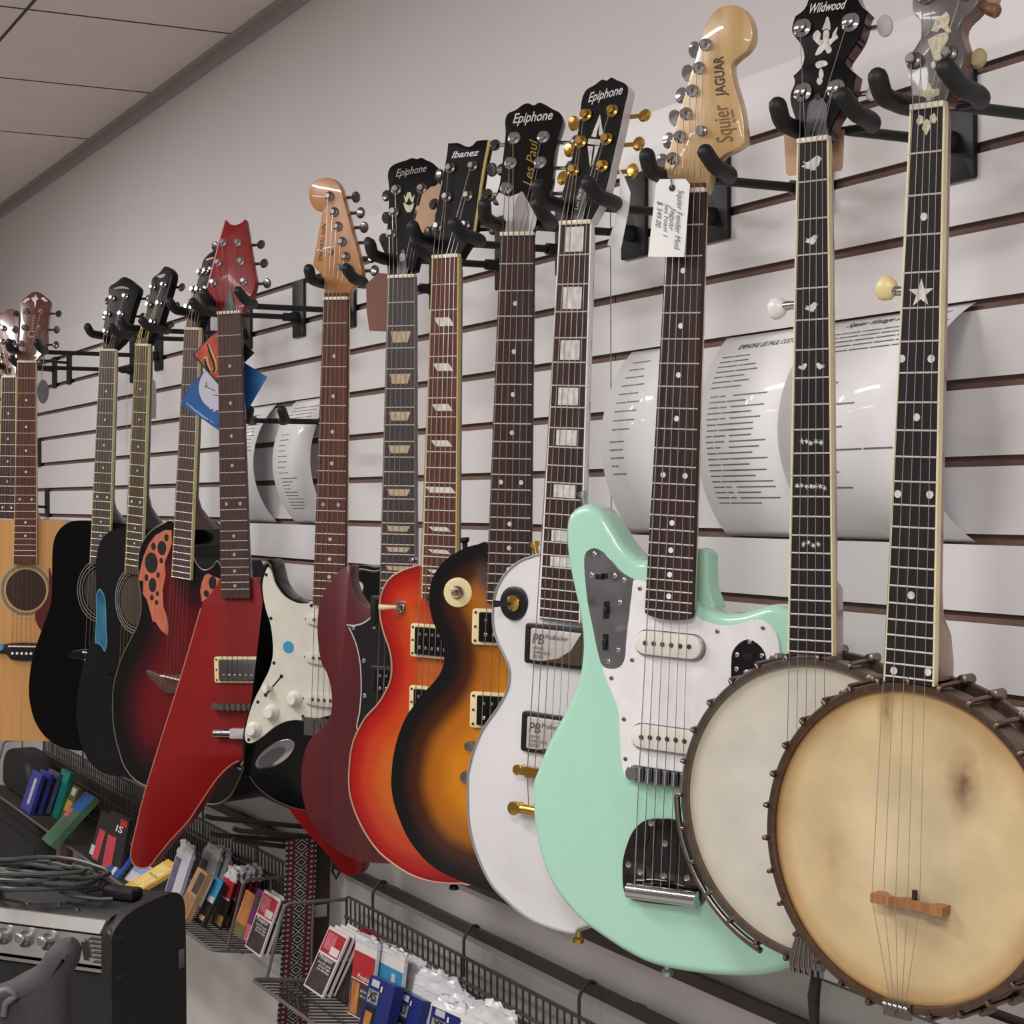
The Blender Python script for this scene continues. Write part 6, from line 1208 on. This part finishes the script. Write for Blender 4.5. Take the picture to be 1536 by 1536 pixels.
def strap(name, label, x, y0, y1, ztop, zbot, out, mat, th=.003, n=24):
    r = root_at(name, label, 'strap', Vector((x, (y0+y1)/2, ztop))); V = []; Fc = []
    for i in range(n+1):
        s = i/n; z = ztop+(zbot-ztop)*s; oy = out*s
        for dx in (0, -th):
            V += [(x+dx+.012*math.sin(s*3), y0+oy, z), (x+dx+.012*math.sin(s*3), y1+oy, z)]
    for i in range(n):
        a = 4*i; b = a+4; Fc += [(a, a+1, b+1, b), (a+2, b+2, b+3, a+3), (a, b, b+2, a+2), (a+1, a+3, b+3, b+1)]
    Fc += [(0, 2, 3, 1), (4*n, 4*n+1, 4*n+3, 4*n+2)]
    o = linkw('webbing', V, Fc, mat, r, smooth=30); me = o.data; uv = me.uv_layers.new(name='UVMap')
    for lp_ in me.loops:
        p = me.vertices[lp_.vertex_index].co+r.location; s = (p.z-ztop)/(zbot-ztop); uv.data[lp_.index].uv = ((p.y-y0-out*s)/(y1-y0), (ztop-p.z)/.027)
    return r
strap('guitar_strap', 'red and black woven guitar strap with pale diamond pattern, hanging between the baskets', -3.035, -.108, -.05, ZG-1.022, ZG-1.52, -.035, sm)
leather = M('dark brown leather', (52, 30, 28), .5, var=.2)
r = strap('leather_strap', 'dark brown leather strap with white label behind the patterned strap', -3.05, -.066, -.020, ZG-1.02, ZG-1.30, -.012, leather)
V, Fc = box_geo(-2.998, -2.996, -.056, -.032, ZG-1.165, ZG-1.143); V, Fc = box_geo(-3.036, -3.0345, -.056, -.032, ZG-1.165, ZG-1.143); linkw('white_label', V, Fc, M('label white', (150, 148, 146), .6), r, smooth=0)
V, Fc = tube_geo([(-3.04, -.012, ZG-1.07), (-3.04, -.004, ZG-1.085), (-3.04, -.012, ZG-1.1), (-3.04, -.02, ZG-1.085), (-3.04, -.012, ZG-1.07)], .003, 8); linkw('buckle', V, Fc, blackmetal, r)
# black loop of cord under the banjo tailpiece
p0 = B1.W((0, .012, B1.zc-B1.R-.012)); r = root_at('cord_loop', 'limp black cord hanging below the white-headed banjo tailpiece', 'cord', p0)
tube('cord', [Vector((0, 0, .004)), Vector((.002, 0, -.012)), Vector((-.002, 0, -.03)), Vector((-.004, .002, -.05)), Vector((.0, .002, -.075))], [.003, .0055, .006, .005, .003], foam, r, 10)

# ---------------------------------------------------------------- amplifier, cabinet under it, coiled cable and gig bag
al = math.radians(25.5); Xa = RH*math.cos(al)-FH*math.sin(al); Ya = RH*math.sin(al)+FH*math.cos(al); Za = 2.5
PA = CAM+ray(164, 1384)*Za; tolex = M('black tolex', (17, 16, 17), .6, 0, 0, var=.2, scale=(400, 400, 400), bump=.5)
mA = Matrix((Xa, Ya, Vector((0, 0, 1)))).transposed().to_4x4(); mA.translation = PA
amp = empty('guitar_amplifier', 'black guitar amplifier with silver control panel at the lower left', 'amplifier', mA)
WA, DA, HA = .56, .172, .46
lpA = smooth_loop([(-WA, -HA), (0, -HA), (.002, -.02), (-.02, .002), (-WA+.02, .002), (-WA-.002, -.02)], .02)
def amp_prof(name, pr, x0, x1, mat, par):
    V = [(x, y, z) for x in (x0, x1) for y, z in pr]; n = len(pr); Fc = [tuple(range(n)), tuple(range(n, 2*n))[::-1]]+[(i, (i+1) % n, n+(i+1) % n, n+i) for i in range(n)]; return link(name, V, Fc, mat, par, 40)
prof_side = smooth_loop([(.0, -HA, 1), (DA, -HA, 1), (DA, -.02), (DA-.02, .012), (.085, .012), (.035, .004), (.006, -.012), (0, -.03)], .006)
amp_prof('side_panel', prof_side, -.014, .004, tolex, amp); amp_prof('side_panel', prof_side, -WA-.004, -WA+.014, tolex, amp)
amp_prof('top_panel', [(.012, -.004), (.02, .003), (DA-.01, .009), (DA-.004, -.01), (.02, -.012)], -WA+.012, -.012, tolex, amp)
amp_prof('back_panel', [(DA-.014, -HA+.01), (DA-.002, -HA+.01), (DA-.002, -.01), (DA-.014, -.01)], -WA+.012, -.012, tolex, amp)
amp_prof('bottom_panel', [(.0, -HA), (DA-.002, -HA), (DA-.002, -HA+.014), (.0, -HA+.014)], -WA+.012, -.012, tolex, amp)
satin = M('satin silver', (188, 186, 186), .35, .8); amp_prof('trim_bar', [(-.004, -.016), (.010, -.001), (.016, -.001), (.016, -.018), (0, -.018)], -WA+.014, -.014, M('pale grey trim', (150, 146, 142), .45, .3), amp)
cp = amp_prof('control_panel', [(.006, -.022), (.012, -.022), (.024, -.068), (.018, -.068)], -WA+.014, -.014, satin, amp)
cpn = Vector((0, -.967, -.252)); CPt = lambda x, s: Vector((x, .006+.012*s-.001, -.022-.046*s))
for x in (-.115, -.155, -.195, -.235, -.275, -.315, -.355): lathe('knob', CPt(x, .42), (0, -1, .25), [(.0115, -.002), (.0115, .006), (.009, .009), (.008, .017), (.006, .018)], M('chrome knob', (196, 194, 196), .2, .9), cp, 20)
lpj = smooth_loop([(-.096, .3), (-.06, .3), (-.055, .5), (-.06, .78), (-.096, .78), (-.101, .5)], .2)
V = []; 
def cp_plate(name, pts, mat, lift): V = [CPt(x, s)+Vector((0, -lift, 0)) for x, s in pts]; link(name, V, [tuple(range(len(V)))], mat, cp, 0)
cp_plate('jack_recess', [(-.098, .38), (-.094, .3), (-.066, .3), (-.062, .38), (-.062, .7), (-.066, .78), (-.094, .78), (-.098, .7)], blackplastic, .0016)
for x in (-.088, -.072): lathe('jack_nut', CPt(x, .62)+Vector((0, -.002, 0)), (0, -1, .25), [(.0045, 0), (.0045, .003), (.003, .003)], nickel, cp, 12)
cp_plate('power_switch', [(-.054, .24), (-.044, .24), (-.044, .84), (-.054, .84)], blackplastic, .003)
for i in range(6): cp_plate('vent_slot', [(-.040, .10+.15*i), (-.017, .10+.15*i), (-.017, .15+.15*i), (-.040, .15+.15*i)], blackplastic, .0012)
amp_prof('chrome_rail', [(.016, -.072), (.021, -.072), (.021, -.077), (.016, -.077)], -WA+.014, -.014, chrome, amp)
grille = M('black grille cloth', (24, 23, 24), .8, var=.3, scale=(500, 500, 500)); amp_prof('speaker_grille', [(.02, -.08), (.032, -.08), (.032, -HA+.016), (.02, -HA+.016)], -WA+.014, -.014, grille, amp)
g1 = rbox('carry_strap', -.085, -.03, .09, .115, .008, .024, M('black rubber strap', (24, 20, 20), .5), amp, .004)
for x, y in ((-.075, .045), (-.03, .03), (-.12, .03)): lathe('screw', (x-.05, y, .0055), (0, .0, 1), [(.0035, -.002), (.0035, .001), (.0015, .0018)], chrome, amp, 10)
V, Fc = merge([box_geo(.0035, .0062, DA-.02, DA-.006, -.10, -.072)]); link('metal_latch', V, Fc, nickel, amp, 0)
for z in (-.02, -.075): lathe('corner_cap', (-.004, .012, z), (0, -1, 0), [(.010, -.01), (.010, .004), (.006, .010), (.002, .012)], M('dark corner cap', (40, 38, 38), .35, .3), amp, 14)
cab = empty('speaker_cabinet', 'black speaker cabinet standing under the amplifier', 'speaker', Matrix.Translation(Vector((0, 0, -HA-.0012))) @ mA)
hc = PA.z-HA-.0012; rbox('cabinet_box', -WA-.02, .02, .012, DA+.03, -hc+.001, 0, tolex, cab, .01, .01); rbox('speaker_grille', -WA+.02, -.02, -.002, .012, -hc+.05, -.05, grille, cab, .003)
cm = M('grey black cable', (62, 64, 62), .45); coil = empty('coiled_cable', 'loosely coiled grey-black cable lying on top of the amplifier', 'cable', mA @ Matrix.Translation((-.21, .085, .012)))
P = []
for i in range(150):
    t = i/150*2*PI*6.2; rr_ = .075+.018*math.sin(i*.37)+.008*math.sin(i*1.1); P.append((rr_*1.35*math.cos(t+.1*math.sin(i*.2)), rr_*.72*math.sin(t), .006+.0042*(i/24)+.006*abs(math.sin(i*.21))))
tube('cable', P, .0036, cm, coil, 7); tube('cable_end', [(.07, -.02, .006), (.11, -.035, .005), (.15, -.03, .004), (.165, -.02, .004)], .003, cm, coil, 7)
# gig bag in front of the amplifier
Zb = 2.05; PB = CAM+ray(70, 1500)*Zb; ab = math.radians(-8); Xb = RH*math.cos(ab)-FH*math.sin(ab); Yb = Vector((0, 0, 1)).cross(Xb)
mB = Matrix((Xb, Yb, Vector((0, 0, 1)))).transposed().to_4x4(); mB.translation = PB; bag = empty('gig_bag', 'dark grey padded gig bag leaning in front of the amplifier', 'bag', mB)
ip = 1/(F/Zb); o = [(-30, 1495), (0, 1476), (12, 1472), (30, 1462), (53, 1450), (63, 1434), (75, 1420), (88, 1412), (103, 1410), (112, 1416), (118, 1428), (114, 1446), (106, 1458), (102, 1480), (101, 1560)]
lpb = [((x-70)*ip, (1500-y)*ip) for x, y in o]; zb0 = .002-PB.z; lpb = [(lpb[0][0], zb0, 1)]+lpb[:-1]+[(lpb[-1][0], lpb[-1][1]), (lpb[-1][0], zb0, 1)]
solid('bag_body', smooth_loop([(p[0], p[1]-(.006 if p[1] > zb0+.02 else -.002))+tuple(p[2:]) for p in lpb], .012), 0, .055, M('charcoal nylon', (58, 56, 57), .75, bump=.4, var=.12, scale=(200, 200, 200)), bag, .018, 4, .018)
V, Fc = tube_geo([Vector(((x-70)*ip, -.004, (1500-y)*ip)) for x, y in ((-10, 1500), (0, 1484), (12, 1481), (22, 1485), (25, 1492), (18, 1496), (10, 1502), (8, 1520))], .004, 8); link('carry_handle', V, Fc, M('grey handle', (104, 102, 102), .5), bag, 50)
# books behind the amplifier, under the left basket
sh = root_at('wall_shelf', 'narrow dark shelf under the left basket, behind the amplifier', 'shelf', Vector((wp(113, 1320, -.10).x, 0, ZG-1.42))); V, Fc = merge([box_geo(-.24, .24, -.15, -.002, -.012, 0), box_geo(-.23, -.22, -.13, -.002, -.08, -.012), box_geo(.22, .23, -.13, -.002, -.08, -.012)]); link('shelf_board', V, Fc, railm, sh, 0)
for i, (px, w, col, lab) in enumerate(((93, .035, (120, 108, 96), 'thin beige book left of the brown one, under the left basket'), (103, .06, (74, 42, 36), 'dark brown book standing under the left basket'), (120, .05, (132, 124, 116), 'mottled grey book right of the brown one, under the left basket'), (133, .03, (70, 62, 60), 'slim dark book at the right end, under the left basket'))):
    p = wp(px, 1320, -.10); b = root_at('book', lab, 'book', Vector((p.x, -.1, ZG-1.42)));
    rbox('cover', -w/2, w/2, -.012, .012,   .0005, .145, M('book %d' % i, col, .6, var=.35, scale=(30, 30, 30)), b, .001); rbox('page_block', -w/2+.003, w/2-.001, -.010, .010, .003, .1462, P_w, b, .0005)

cx = wp(66, 1290, -.15).x-.05; fc = root_at('floor_cabinet', 'black cabinet standing on the floor under the left basket at far left', 'speaker', Vector((cx-.3, 0, 0)))
rbox('cabinet_box', -.3, .3, -.155, -.02, .001, ZG-1.285, tolex, fc, .008, .02); rbox('speaker_grille', -.27, .27, -.160, -.155, .05, ZG-1.34, grille, fc, .002)
